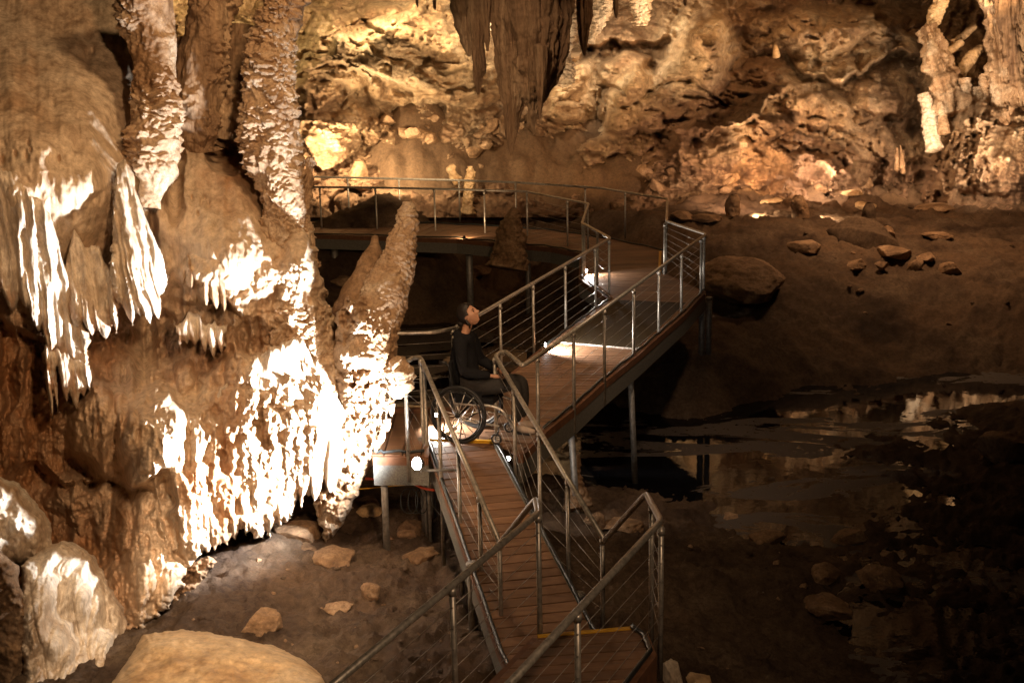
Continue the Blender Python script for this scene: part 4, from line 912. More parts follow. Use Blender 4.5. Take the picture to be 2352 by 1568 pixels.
# split along the line 1060,943 - 1134,1011
planks(mb, secA, math.radians(-4))
planks(mb, [xy(*p) for p in [(1060,943),(880,943),(855,943),(855,1045),(985,1045),(986,1006),(1134,1011)]], math.radians(90), wd=.21)
planks(mb, [xy(*p) for p in [(1403,686),(1523,628),(1525,576),(1403,550),(1338,582),(1336,640)]], math.radians(6))
planks(mb, [xy(*p) for p in [(1338,582),(1403,550),(1268,530),(1268,568)]], math.radians(18), wd=.17)
planks(mb, [xy(*p) for p in [(1268,568),(1268,530),(1140,520),(1000,514),(1051,548),(1180,560)]], math.radians(48), wd=.2)
planks(mb, [xy(*p) for p in [(1051,548),(1000,514),(722,509),(500,506),(500,535),(722,538)]], math.radians(75), wd=.24)
kid(mb.build('deck', MT['wood'], mw))
mb = MB(); ribbon(mb, [xy(*p) for p in outer], -.34, -.10, .05, 1); kid(mb.build('side_beam', MT['fascia'], mw))
mb = MB(); ribbon(mb, [xy(*p) for p in outer], -.10, -.004, .058, 1); kid(mb.build('edge_board', MT['rust'], mw))
mb = MB(); ribbon(mb, [xy(*p) for p in inner], -.34, -.10, .05, 1); kid(mb.build('side_beam', MT['fascia'], mw))
mb = MB(); ribbon(mb, [xy(*p) for p in inner], -.10, -.004, .058, 1); kid(mb.build('edge_board', MT['rust'], mw))
mb = MB(); ribbon(mb, [xy(*p) for p in [(858,1045),(880,1045),(985,1045)]], -.34, -.10, .05, 1); kid(mb.build('side_beam', MT['fascia'], mw))
mb = MB(); ribbon(mb, [xy(*p) for p in [(858,1045),(880,1045),(985,1045)]], -.10, -.004, .058, 1); kid(mb.build('edge_board', MT['rust'], mw))
mb = MB(); ribbon(mb, [xy(*p) for p in [(1060,943),(880,943),(855,943)]], -.20, .05, .09, -1); kid(mb.build('rear_beam', MT['rust'], mw))
mb = MB(); ribbon(mb, [xy(986,1006), xy(1134,1011)], -.03, .006, .035, 1); kid(mb.build('step_nosing', MT['yellow'], mw))
mb = MB(); ribbon(mb, [xy(986,1007), xy(1134,1012)], -.20, -.032, .03, 1); kid(mb.build('riser_board', MT['rust'], mw))
mb = MB(); ribbon(mb, [xy(1517,630), xy(1519,578)], .003, .012, .05, -1); kid(mb.build('edge_strip', MT['yellow'], mw))
mb = MB(); mb.prism([xy(*p) for p in [(1414,690),(1575,697),(1462,801),(1288,786),(1340,743)]], .004, .014); kid(mb.build('grating_mat', MT['mat'], mw))
mb = MB(); mb.tube([Z(1280,786,.012), Z(1462,801,.012)], .012, 6); kid(mb.build('mat_edge_strip', MT['silver'], mw))
def hosepath(pts, z, off=0.0): return [np.array([*xy(*p), z + .012 * math.sin(i * 2.1)]) for i, p in enumerate(pts)]
def dens(pts, n=5):
    o = []
    for a, b in zip(pts[:-1], pts[1:]):
        for k in range(n): t = k / n; o.append((a[0] + (b[0] - a[0]) * t, a[1] + (b[1] - a[1]) * t))
    return o + [pts[-1]]
for pts in (outer[1:8], outer[8:], inner[:-3], [(858,1041),(880,1041),(975,1041)]):
    mb = MB(); mb.tube(hosepath(dens(pts), .025), .018, 7); tag(mb.build('edge_hose', MT['hose'], None, True),
        {9: 'black hose', 8: ''}.get(0) or ['thick black cable laid along the right edge of the upper boardwalk', 'black cable laid along the outer edge of the far boardwalk', 'black cable laid along the inner edge of the curving boardwalk', 'dark green black cable along the front edge of the lamp platform'][[outer[1:8], outer[8:], inner[:-3], [(858,1041),(880,1041),(975,1041)]].index(pts)], 'cable')
# near platform + ramp -------------------------------------------------
A0, C0 = xy(1236, 1464), xy(1452, 1445)
npl = empty('near_platform', (A0[0], A0[1], -.9)); tag(npl, 'near timber landing with a yellow edged step at the bottom of the picture', 'walkway')
nl = np.array(npl.location)
def kid2(o): o.location = tuple(-nl); return o
npoly = [xy(1236,1464), xy(1452,1445), xy(1478,1462), xy(1494,1500)]
dirn = np.array([-.42, -.907]);
e = np.array(npoly[-1]) + dirn * 4.2; e2 = np.array(npoly[0]) + dirn * 4.2
npoly += [tuple(e), tuple(e2)]
mb = MB(); planks(mb, npoly, math.atan2(C0[1] - A0[1], C0[0] - A0[0]) - .03, wd=.145); kid2(mb.build('deck', MT['wood'], npl))
mb = MB(); ribbon(mb, [A0, C0], -.035, .008, .045, -1); kid2(mb.build('step_nosing', MT['yellow'], npl))
mb = MB(); ribbon(mb, [npoly[1], npoly[2], npoly[3], npoly[4]], -.28, -.004, .05, -1); kid2(mb.build('side_beam', MT['rust'], npl))
mb = MB(); ribbon(mb, [A0, npoly[5]], -.28, -.004, .05, 1); kid2(mb.build('side_beam', MT['rust'], npl))
mb = MB(); ribbon(mb, [A0, C0], -.45, -.037, .03, -1); kid2(mb.build('riser_board', MT['rust'], npl))
mb = MB(); mb.tube([np.array([p[0], p[1], .03]) for p in dens([npoly[1], npoly[2], npoly[3], npoly[4]], 4)], .02, 7); tag(mb.build('edge_hose', MT['hose'], None, True), 'black cable curving round the right edge of the near landing', 'cable')
rz0, rz1 = -.74, -.012
L1, R1 = np.array(xy(988, 1010)), np.array(xy(1133, 1015)); L0, R0_ = np.array(xy(1160, 1500, rz0)), np.array(xy(1352, 1440, rz0))
ax = (L1 + R1) / 2 - (L0 + R0_) / 2; axl = np.linalg.norm(ax); axn = ax / axl; base0 = (L0 + R0_) / 2
def rampz(x, y):
    t = ((x - base0[0]) * axn[0] + (y - base0[1]) * axn[1]) / axl
    return rz0 + (rz1 - rz0) * min(max(t, 0), 1)
rp = empty('timber_ramp', (base0[0], base0[1], rz0)); tag(rp, 'narrow timber ramp climbing from the near landing up to the wheelchair', 'ramp')
rl = np.array(rp.location)
def kid3(o): o.location = tuple(-rl); return o
ang = math.atan2(axn[1], axn[0]) - math.pi / 2
mb = MB(); planks(mb, [tuple(L0), tuple(R0_), tuple(R1), tuple(L1)], ang - .02, rampz, wd=.142); kid3(mb.build('deck', MT['wood'], rp))
Lx, Rx = L0 - axn * 1.7, R0_ - axn * 1.7
mb = MB(); planks(mb, [tuple(Lx), tuple(Rx), tuple(R0_), tuple(L0)], ang - .02, rz0, wd=.142); kid3(mb.build('lower_deck', MT['wood'], rp))
l3 = [np.array([*Lx, rz0]), np.array([*L0, rz0]), np.array([*L1, rz1])]; r3 = [np.array([*Rx, rz0]), np.array([*R0_, rz0]), np.array([*R1, rz1])]
mb = MB(); ribbon(mb, l3, -.30, -.06, .05, -1); kid3(mb.build('side_beam', MT['fascia'], rp))
mb = MB(); ribbon(mb, l3, -.06, .0, .06, -1); kid3(mb.build('edge_board', MT['rust'], rp))
mb = MB(); ribbon(mb, r3, -.30, .0, .05, 1); kid3(mb.build('side_beam', MT['fascia'], rp))
for s_, pth, lb in ((-1, l3, 'black cable along the left edge of the ramp'), (1, r3, 'black cable sagging along the right edge of the ramp')):
    n_ = np.array([axn[1], -axn[0], 0]) * s_ * .03
    q = [pth[0] + (pth[1] - pth[0]) * t for t in (0, .5)] + [pth[1] + (pth[2] - pth[1]) * k / 10 for k in range(11)]
    q = [a + n_ + np.array([0, 0, .03 + .01 * math.sin(i * 1.9)]) for i, a in enumerate(q)]
    mb = MB(); mb.tube(q, .02, 7); tag(mb.build('edge_hose', MT['hose'], None, True), lb, 'cable')

# railings ------------------------------------------------------------
PR, RR = .022, .026
def post_top(vx, vy, z): return np.array(UZ(vx, vy, z))
def railing(name, label, path, posts, wires, zrel=1.0, r=RR, ext=.28, fr=.10, wire_levels=6):
    """path: 3D rail centreline; posts: list of (top point, base z); wires: list of index runs of posts"""
    root = empty(name, tuple(np.array([posts[0][0][0], posts[0][0][1], posts[0][1]]))); tag(root, label, 'railing'); rl_ = np.array(root.location)
    mb = MB(); mb.tube(fillet(path, fr), r, 12); o = mb.build('handrail', MT['steel'], root, True, tuple(rl_)); o.location = (0, 0, 0)
    for top, zb in posts:
        mb = MB(); t = np.array(top, float); b = np.array([t[0], t[1], zb])
        mb.tube([b, t - (0, 0, .005)], PR, 10); mb.tube([t - (0, 0, .07), t - (0, 0, .02)], PR * 1.35, 10)
        h = t[2] - (zb + ext)
        for k in range(wire_levels): mb.tube([t + (-.0, -PR - .004, -h * (k + 1) / (wire_levels + .6)), t + (0, PR + .004, -h * (k + 1) / (wire_levels + .6))], .007, 6)
        o = mb.build('post', MT['steel'], root, True, tuple(b)); o.location = tuple(b - rl_)
    for run in wires:
        for k in range(wire_levels):
            mb = MB(); pts = []
            for i in run:
                t, zb = posts[i]; t = np.array(t, float); h = t[2] - (zb + ext); pts.append(t - (0, 0, h * (k + 1) / (wire_levels + .6)))
            for a, b in zip(pts[:-1], pts[1:]): mb.tube([a, b], .0026, 5)
            o = mb.build('wire', MT['steel'], root, True, tuple(rl_)); o.location = (0, 0, 0)
    return root
T1 = lambda vx, vy: post_top(vx, vy, 1.0)
def at_y(vx, vy, Y): return PD(vx, vy, Y)
# near landing left
rail_zB = .24
A = T1(1236, 1178); G = A + np.array([-.42, -.907, 0]) * 4.6
Bp = at_y(1148, 1247, 11.2); Dp = at_y(1388, 1240, 11.2)
E = T1(1136, 816); Fp = T1(966, 820)
C = T1(1518, 1196); H = C + np.array([-.42, -.907, 0]) * 4.6
def lerp(a, b, t): return a + (b - a) * t
def setz(p, z): q = np.array(p, float); q[2] = z; return q
Atop = at_y(1230, 1146, 10.35)
Rl = at_y(1040, 1352, 0 + A[1] * .0 + 8.6)
lp = lambda t: lerp(A, G, t)
def on_line(P0, P1, vx):     # param where projected x == vx
    ts = np.linspace(0, 1, 400); xs_ = np.array([proj(P0 + (P1 - P0) * t)[0] for t in ts]); return P0 + (P1 - P0) * ts[np.argmin(np.abs(xs_ - vx))]
railing('railing', 'near left handrail rising from the bottom edge and hooking down to the ramp', [G, A, Atop, Bp],
        [(A, -.3), (on_line(A, G, 1038), -.3), (lp(.62), -.3), (lp(.95), -.3)], [[0, 1, 2, 3]], ext=.3)
c2 = at_y(1484, 1133, 10.3)
railing('railing', 'near right handrail crossing the landing and looping back down at its corner', [H, C, c2, Dp],
        [(on_line(C, c2, 1497), -.3), (C + (0, -.02, -.03), -.3), (on_line(C, H, 1326), -.3), (lerp(C, H, .62), -.3), (lerp(C, H, .95), -.3)], [[0, 1, 2, 3, 4]], ext=.3)
# ramp rails
Lend = at_y(928, 834, 14.2)
bl = Bp + np.array([.0, .06, 0])
railing('railing', 'left handrail of the ramp from the lit corner post up beside the big wheel', [Bp, Fp, at_y(948, 822, 14.75), Lend],
        [(on_line(Bp, Fp, 1147) , rz0 - .28), (on_line(Bp, Fp, 1101), -1.15), (on_line(Bp, Fp, 1052), -1.15), (on_line(Bp, Fp, 1007), -1.2), (on_line(Bp, Fp, 974), -1.3), (T1(966, 824), -1.3), (T1(930, 850), -.3)], [[0, 1, 2, 3, 4], [5, 6]], ext=.45)
D2 = on_line(Dp, E, 1240)
railing('railing', 'right handrail of the ramp dropping from the wheelchair past the dark water', [Dp, D2, E, T1(1160, 806), T1(1200, 840), T1(1262, 800)],
        [(on_line(Dp, D2, 1384), -1.1), (on_line(Dp, D2, 1304), -1.3), (on_line(Dp, E, 1238), -1.5), (on_line(D2, E, 1180), -.6), (E - (0, 0, .02), -.25)], [[0, 1, 2, 3, 4]], ext=.4)
# outer rail of the boardwalk
ov = [(1262,800),(1320,757),(1378,712),(1450,660),(1509,612),(1571,572),(1622,538)]
ob = [1620,538]
outer_path = [T1(1262, 800), T1(1622, 538), T1(1531, 508), T1(1533, 457), T1(1380, 432), T1(1184, 419), T1(1054, 414), T1(916, 411), T1(798, 408), T1(640, 405), T1(500, 403)]
op = [(T1(1234, 818), -.3), (T1(1317, 760), -.3), (T1(1388, 710), -.3), (T1(1456, 662), -.3), (T1(1514, 620), -.3), (T1(1566, 582), -.3), (T1(1611, 548), -.3), (T1(1618, 541), -.3)]
op2 = [(T1(1531, 509), -.06), (T1(1527, 512), -.3)]
op3 = [(T1(1436, 442), -.06), (T1(1344, 428), -.06), (T1(1184, 419), -.06), (T1(1054, 414), -.06), (T1(916, 411), -.06), (T1(798, 408), -.06), (T1(690, 406), -.06)]
railing('railing', 'long outer handrail of the boardwalk with wire infill, running to the far left', outer_path, op + op2 + op3, [list(range(0, 8)), [7, 8], [8] + list(range(10, 17))][:2], ext=.3)
inner_path = [T1(1046, 752), T1(1100, 723), T1(1402, 547), T1(1337, 512), T1(1352, 468), T1(1210, 440), T1(1050, 435), T1(860, 431), T1(722, 430), T1(560, 428)]
ip = [(T1(1148, 697), -.3), (T1(1224, 654), -.3), (T1(1298, 610), -.3), (T1(1367, 570), -.3), (T1(1399, 551), -.3), (T1(1372, 532), -.3), (T1(1342, 516), -.3), (T1(1338, 514), -.3), (T1(1350, 470), -.3), (T1(1303, 461), -.3), (T1(1210, 442), -.3), (T1(1112, 438), -.3), (T1(997, 434), -.3), (T1(862, 432), -.3), (T1(734, 430), -.3), (T1(1046, 753), -.3)]
railing('railing', 'inner handrail of the boardwalk starting behind the head of the seated person', inner_path, ip, [[15, 0, 1, 2, 3, 4], [4, 5, 6], [8, 9, 10]], ext=.3)
railing('railing', 'low dark rail along the far side of the wheelchair platform', [T1(1046, 753), T1(1000, 763), T1(880, 767), T1(800, 768)],
        [(T1(1040, 757), -.3), (T1(880, 767), -.3)], [[0, 1]], ext=.3)

# support columns -------------------------------------------------------
def leg(vx, vy, z, zb, lab, r=.04, mat='steeldull', tilt=(0, 0)):
    p = UZ(vx, vy, z); mb = MB(); mb.tube([(p[0] + tilt[0], p[1] + tilt[1], zb), (p[0], p[1], z)], r, 14); mb.tube([(p[0], p[1], z - .05), (p[0], p[1], z - .01)], r * 1.25, 14)
    mb.box((p[0] + tilt[0], p[1] + tilt[1], zb + .02), (r * 2.0, r * 2.0, .01))
    o = mb.build('support_post', MT[mat], None, True, (float(p[0]), float(p[1]), zb)); tag(o, lab, 'post')
leg(880, 1058, -.1, -1.35, 'steel support post under the lamp platform left of the lamp')
leg(972, 1005, .02, -1.3, 'thick scratched support post right of the lamp', r=.055)
leg(990, 1010, -.1, -1.4, 'thin support post behind the thick scratched one', r=.035)
leg(1084, 1290, -.42, -1.2, 'support post with a rusty foot left of the ramp', r=.05)
leg(1310, 960, -.3, -2.4, 'slanting dark leg under the boardwalk at the lit rock patch', r=.045, tilt=(.12, .1))
leg(1448, 860, -.3, -2.4, 'slanting dark leg under the boardwalk in the middle of its right side', r=.045, tilt=(.1, .1))
leg(1613, 690, -.2, -1.4, 'stout dark leg below the right corner of the boardwalk', r=.06)
leg(1629, 682, -.15, -1.4, 'outer stout leg just right of the corner leg', r=.055)
leg(1330, 1360, -.75, -1.5, 'stubby grey post beside the ramp under the landing', r=.05)
leg(767, 545, -.1, -1.9, 'far support leg under the far boardwalk, left one', r=.08)
leg(1077, 556, -.1, -1.9, 'far support leg under the far boardwalk, below its small lamp', r=.08)
leg(1212, 568, -.1, -1.9, 'far support leg under the far boardwalk, right of the jagged stalagmite', r=.06)
leg(1190, 1030, -.2, -1.9, 'dark leg under the boardwalk behind the caster wheel', r=.045)

# lamps -------------------------------------------------------------------
def lampfix(vx, vy, Y, dirv, r, lab, mat='lampw', rad=.05):
    p = PD(vx, vy, Y); d = np.array(dirv, float); d /= np.linalg.norm(d)
    root = empty('floodlight', tuple(p)); tag(root, lab, 'lamp')
    mb = MB(); mb.tube([-d * .07, -d * .012, -d * .0], [r * .55, r, r], 16); o = mb.build('housing', MT['blackmetal'], root, True)
    mb = MB(); mb.tube([d * .001, d * .008], r * .9, 16); o2 = mb.build('lens', MT[mat], root, True)
    mb = MB(); mb.tube([-d * .05, -d * .05 + np.array([0, 0, -.10])], .008, 6); mb.build('bracket', MT['steeldull'], root, True)
    return p
def spot(name, p, tgt, W, col, size=150, blend=.4, rad=.04):
    l = bpy.data.lights.new(name, 'SPOT'); l.energy = W; l.color = col; l.spot_size = math.radians(size); l.spot_blend = blend; l.shadow_soft_size = rad
    o = bpy.data.objects.new(name, l); COL.objects.link(o); o.location = p; d = Vector(tuple(np.array(tgt, float) - np.array(p, float))); o.rotation_euler = d.to_track_quat('-Z', 'Y').to_euler(); return o
def point(name, p, W, col, rad=.05):
    l = bpy.data.lights.new(name, 'POINT'); l.energy = W; l.color = col; l.shadow_soft_size = rad
    o = bpy.data.objects.new(name, l); COL.objects.link(o); o.location = p; return o
WARM = (1, .67, .37); WHITE = (1, .92, .83); AMB = (1, .58, .26)
# main floodlight on the platform edge
dv = np.array([-.62, -.66, .2])
p = lampfix(958, 1064, 12.95, dv, .075, 'blazing round white floodlight on the platform edge facing the white dripstone')
mb = MB(); b_ = PD(921, 1063, 14.1); mb.box(b_, (.075, .03, .05)); tag(mb.build('junction_box', MT['beigebox'], None, False, tuple(b_), .008), 'small beige junction box beside the blazing floodlight', 'box')
LT = {}
mb = MB(); pa = PD(958, 1064, 12.95) + np.array([.05, .06, -.10]); mb.tube(fillet([pa + (0, 0, .04), pa + (.02, .06, -.02), pa + (.36, .14, -.05)], .05), .014, 8); fl_ = bpy.data.objects['floodlight']; arm_ = mb.build('arm', MT['steeldull'], fl_, True); arm_.location = -fl_.location
LT['flood'] = spot('flood_light', PD(957, 1064, 12.95) + dv / np.linalg.norm(dv) * .03, PD(600, 930, 13.75), 3400, (.90, .94, 1), 112, .5, .12)
LT['floodb'] = spot('flood_light', PD(957, 1064, 12.95) + dv / np.linalg.norm(dv) * .03, PD(600, 800, 13.0), 260, (1, .95, .9), 165, .4, .06)
LT['flood2'] = point('flood_spill', PD(957, 1064, 12.95) + np.array([-.02, -.2, .0]), 5, WHITE, .03)
for nm, (vx, vy, z), tg, W, lab, mt in [('deck_a', (1252,792,.10), (1345,800,0), 230, 'small dazzling deck lamp on the inner edge of the upper boardwalk', 'lampw'),
        ('deck_b', (1346,622,.07), (1420,640,0), 120, 'small deck lamp at the inner bend of the boardwalk', 'lampw'),
        ('deck_c', (1066,544,.05), (1050,525,0), 60, 'small deck lamp glowing on the far boardwalk', 'lampy'),
        ('deck_d', (1002,952,.16), (1020,985,0), 110, 'small lamp hidden behind the big wheel of the wheelchair', 'lampw')]:
    q = UZ(vx, vy, z); t = UZ(tg[0], tg[1], tg[2]); d = t - q; d /= np.linalg.norm(d)
    lampfix(vx, vy, q[1], d + np.array([0, -.5, .1]), .035, lab, mt)
    LT[nm] = spot('deck_light', q + d * .02 + np.array([0, -.03, .05]), t, W, WARM if mt == 'lampy' else WHITE, 150, .6, .02)
LT['under'] = spot('under_fill', PD(1168, 1050, 14.9), PD(1300, 1060, 17), 60, WHITE, 90, .5, .03)  # added light at the white reflective thing, aimed under the boardwalk
lampfix(1168, 1052, 14.95, np.array([.1, -1, .1]), .026, 'small white reflective thing, made to glow, under the boardwalk edge below the caster wheel')  # white reflective thing, built from the lamp parts with a glowing lens
# hidden warm floods on the back wall
def wl(key, vx, vy, Y, W, col=WARM, rad=.08): q = PD(vx, vy, Y); LT[key] = spot('wall_light', q, q + np.array([0, 1, .12]), W * WK, col, 165, .5, rad)
WK = .62
wl('w1', 742, 340, 34.6, 1300, (1, .74, .42)); wl('w2', 905, 396, 34.8, 330, (1, .74, .42)); wl('w3', 880, -60, 35.5, 2600, (1, .74, .42)); wl('w4', 1120, 20, 36.5, 420, (1,.80,.52))
wl('w5', 1335, 60, 37.5, 600, (1, .82, .58)); wl('w6', 1450, 40, 38.5, 420, (1, .80, .55)); wl('w7', 1530, 110, 36.5, 300, WARM); wl('w8', 1350, 330, 36.0, 130, AMB)
wl('w9', 1690, 330, 34.8, 160, WARM); wl('w10', 1880, 215, 35.6, 260, WARM); wl('w11', 1985, 190, 35.4, 160, WARM); wl('w12', 1900, 415, 35.6, 260, (1,.72,.5)); wl('w13', 1750, 400, 35.4, 120, AMB)
wl('w14', 1750, -120, 36, 700, AMB); wl('w15', 2096, 200, 34.6, 300, (1,.80,.58)); wl('w16', 2250, 420, 35.2, 200, (1,.78,.55)); wl('w17', 2100, 380, 35.4, 90, WARM); wl('w18', 2300, -80, 35.5, 500, WARM)
for k_, vx_ in (('f1', 1703), ('f2', 1860)):
    q = PD(vx_, 500, 32.3); q[0] += .30; q[1] -= .15; q[2] = gzz(q[0], q[1]) + .16; LT[k_] = spot('floor_light', q, q + np.array([.5, .25, -.45]), 90, (1, .70, .42), 150, .6, .03)
wl('c1', 470, 20, 18.5, 120, (1, .72, .3)); wl('c2', 320, -40, 38, 500, (1, .76, .36)); wl('c3', 570, -20, 36, 700, (1, .76, .36))
# warm fills: two for presumed path lamps, the rest unseen and added to brighten
LT['fill'] = spot('fill_light', (1.6, 2.0, 6.4), (-2.6, 14, 2.6), 3000, (1, .61, .33), 42, .7, .25)
LT['fill2'] = spot('fill_light', (2.4, 3.0, 6.2), (.1, 9.6, .3), 620, (1, .66, .40), 54, .8, .2)
LT['low'] = spot('fill_light', (-.4, 5.0, 5.0), (-2.75, 11.2, -.6), 3600, (1, .74, .50), 26, .9, .2)  # added fill to brighten the lower-left mound and dome
LT['top'] = spot('fill_light', (-1.2, 12.0, 7.5), (-3.2, 14.5, 3), 650, (1, .66, .36), 120, .8, .3)  # added fill to brighten the smooth upper-left flowstone
LT['stal'] = spot('fill_light', (-2.5, 12, 8), (.2, 26, 3.6), 3300, (1, .66, .40), 17, .7, .2)  # added from the front because the hanging stalactites were too dark
LT['walk'] = spot('fill_light', (3.5, 16, 7.5), (1.2, 19.0, 0), 800, (1, .68, .44), 56, .9, .3)  # soft overhead fill added for the upper boardwalk deck
LT['wallw1'] = spot('wall_light', (-1.5, 31, 2.2), (-3.5, 38, 4.2), 1900, (1, .72, .42), 120, .9, .3)  # broad unseen light added to brighten the left back wall
LT['wallw2'] = spot('wall_light', (5.5, 32.2, .6), (7, 38, 2.6), 1050, (1, .64, .40), 130, .9, .3)  # broad unseen light added for the middle of the back wall
LT['wallw3'] = spot('wall_light', (12.5, 32.5, 1.2), (13, 38, 2.8), 1300, (1, .72, .48), 120, .9, .3)  # broad unseen light added for the right end of the back wall
LT['floor'] = spot('fill_light', (9, 29.5, 5.0), (9.5, 30.5, 0), 1300, (1, .58, .30), 140, .9, .3)  # added fill for the far right floor, no lamp there
LT['far'] = point('fill_light', (5, 27, 9), 260, (1, .56, .29), .4)  # added fill hung in mid-air to lift the mid-ground
LT['ceil'] = spot('upper_wall_fill', (6, 33, 6), (6, 38, 14), 200, (1, .75, .6), 150, .8, .5)  # unseen light added on the upper wall for the water to reflect
# cables by the lamp
mb = MB(); mb.tube(fillet([PD(840, 1098, 14.4), PD(905, 1104, 14.2), PD(945, 1108, 14.15), PD(975, 1122, 14.1), PD(1004, 1126, 14.1)], .1), .016, 8); tag(mb.build('conduit', MT['orange'], None, True), 'orange flexible conduit running below the lamp platform', 'cable')
mb = MB(); mb.tube(fillet([PD(820, 1123, 14.4), PD(900, 1116, 14.3), PD(966, 1110, 14.2)], .1), .006, 6); tag(mb.build('thin_cable', MT['yellow'], None, True), 'thin yellow green wire below the orange conduit', 'cable')
for k in range(3):
    c = PD(940 + 14 * k, 1150, 14.35); pts = [c + np.array([.10 * math.cos(a) * (1 - .15 * k), .02 * math.sin(3 * a), .16 * math.sin(a)]) for a in np.linspace(0, 2 * math.pi, 24, endpoint=False)]
    mb = MB(); mb.tube(pts, .006, 6, closed=True); tag(mb.build('coiled_cable', MT['hose'], None, True), ['black cable loop hanging under the platform, left loop', 'black cable loop hanging under the platform, middle loop', 'black cable loop hanging under the platform, right loop'][k], 'cable')
mb = MB(); cb = PD(1168, 1532, 10.7); mb.box(cb, (.05, .04, .07), .3); tag(mb.build('lamp_box', MT['blackmetal'], None, False, tuple(cb), .006), 'small black box with a white light at the lower corner post of the ramp', 'box')
# ================================================================== WHEELCHAIR + PERSON
hd = np.array([.95, -.312]); hd /= np.linalg.norm(hd); hang = math.atan2(hd[1], hd[0]); lft = np.array([-hd[1], hd[0]])
nw = UZ(1055, 952, .34); org = np.array([nw[0] + lft[0] * .27, nw[1] + lft[1] * .27, 0.004])
wc_ = empty('wheelchair', tuple(org), hang); tag(wc_, 'black manual wheelchair with spoked wheels standing at the top of the ramp', 'wheelchair')
def ring(c, R, r, n=48, m=8, tilt=0.0):
    return [np.array([c[0] + R * math.cos(a), c[1] + tilt * R * math.sin(a), c[2] + R * math.sin(a)]) for a in np.linspace(0, 2 * math.pi, n, endpoint=False)]
for s in (-1, 1):
    y = .28 * s; ti = -.03 * s
    mb = MB(); mb.tube(ring((0, y, .32), .300, 0, tilt=ti), .018, 10, closed=True); wheel = mb.build('wheel', MT['rubber'], wc_, True)
    mb = MB(); mb.tube(ring((0, y, .32), .276, 0, tilt=ti), .011, 8, closed=True); mb.build('rim', MT['blackmetal'], wheel, True)
    mb = MB(); mb.tube(ring((0, y + .045 * s, .32), .262, 0, tilt=ti), .009, 8, closed=True)
    mb.build('hand_ring', MT['silver'] if s > 0 else MT['blackmetal'], wheel, True)
    mb = MB(); mb.tube([(0, y - .03 * s, .32), (0, y + .035 * s, .32)], .028, 14); mb.tube([(0, y + .03 * s, .32), (0, y + .05 * s, .32)], .014, 10); mb.build('hub', MT['blackmetal'], wheel, True)
    mb = MB()
    for k in range(12):
        a = math.pi / 12 + k * math.pi / 6 + (.06 if k % 2 else -.06)
        mb.tube([(0.026 * math.cos(a), y + .02 * s, .32 + .026 * math.sin(a)), (.27 * math.cos(a), y + ti * .27 * math.sin(a), .32 + .27 * math.sin(a))], .0048, 5)
    mb.build('spokes', MT['silver'], wheel, True)
    # caster
    mb = MB(); cx = .40; cy = .22 * s; mb.tube(ring((cx, cy, .062), .050, 0, 28), .012, 8, closed=True); cas = mb.build('caster', MT['rubber'], wc_, True)
    mb = MB(); mb.tube(ring((cx, cy, .062), .036, 0, 24), .006, 6, closed=True)
    for k in range(5): a = k * 2 * math.pi / 5; mb.tube([(cx, cy, .062), (cx + .036 * math.cos(a), cy, .062 + .036 * math.sin(a))], .005, 5)
    mb.tube([(cx, cy - .012, .062), (cx, cy + .012, .062)], .012, 10); mb.build('caster_rim', MT['silver'], cas, True)
    mb = MB(); mb.tube(fillet([(cx, cy - .022, .062), (cx + .01, cy - .022, .12), (cx + .03, cy, .15), (cx + .03, cy, .20)], .02), .007, 6); mb.tube([(cx, cy + .022, .062), (cx + .02, cy + .01, .14)], .006, 6); mb.build('fork', MT['blackmetal'], cas, True)
    mb = MB(); mb.tube(fillet([(-.06, .20 * s, .42), (.34, .20 * s, .42), (.47, .19 * s, .38), (.55, .17 * s, .22), (.60, .14 * s, .12)], .10, 8), .0125, 10)
    mb.tube([(-.05, .2 * s, .42), (-.02, .2 * s, .32), (.03, .2 * s, .24), (.43, .20 * s, .20)], .011, 8)
    mb.build('side_frame', MT['silver'], wc_, True)
    mb = MB(); mb.tube(fillet([(-.05, .19 * s, .42), (-.10, .19 * s, .70), (-.13, .19 * s, .84), (-.20, .19 * s, .86)], .03), .012, 8); bp = mb.build('back_post', MT['blackmetal'], wc_, True)
    mb = MB(); mb.tube([(-.15, .19 * s, .855), (-.23, .19 * s, .862)], .017, 8); mb.build('push_handle', MT['rubber'], bp, True)
    mb = MB(); mb.box((.10, .215 * s, .50), (.15, .004, .07)); mb.build('side_guard', MT['black'], wc_, False, None, .003)
mb = MB(); mb.box((.14, 0, .455), (.22, .19, .035)); mb.build('seat', MT['black'], wc_, False, None, .02)
mb = MB(); mb.box((-.115, 0, .66), (.018, .19, .21)); mb.build('backrest', MT['black'], wc_, False, None, .012)
mb = MB(); mb.tube([(0, -.27, .32), (0, .27, .32)], .014, 10); mb.tube([(.05, -.2, .24), (.32, .2, .42)], .009, 8); mb.tube([(.05, .2, .24), (.32, -.2, .42)], .009, 8); mb.build('cross_frame', MT['blackmetal'], wc_, True)
mb = MB(); mb.box((.66, 0, .115), (.085, .15, .008)); mb.tube([(.60, -.14, .12), (.60, .14, .12)], .009, 8); mb.build('footplate', MT['blackmetal'], wc_, False)
for s in (-1, 1):
    mb = MB(); mb.tube([(-.08, .1 * s, .30), (-.16, .1 * s, .08), (-.19, .1 * s, .045)], .007, 6); mb.tube([(-.19, .1 * s - .008, .04), (-.19, .1 * s + .008, .04)], .025, 12); mb.build('anti_tip_bar', MT['steeldull'], wc_, True)

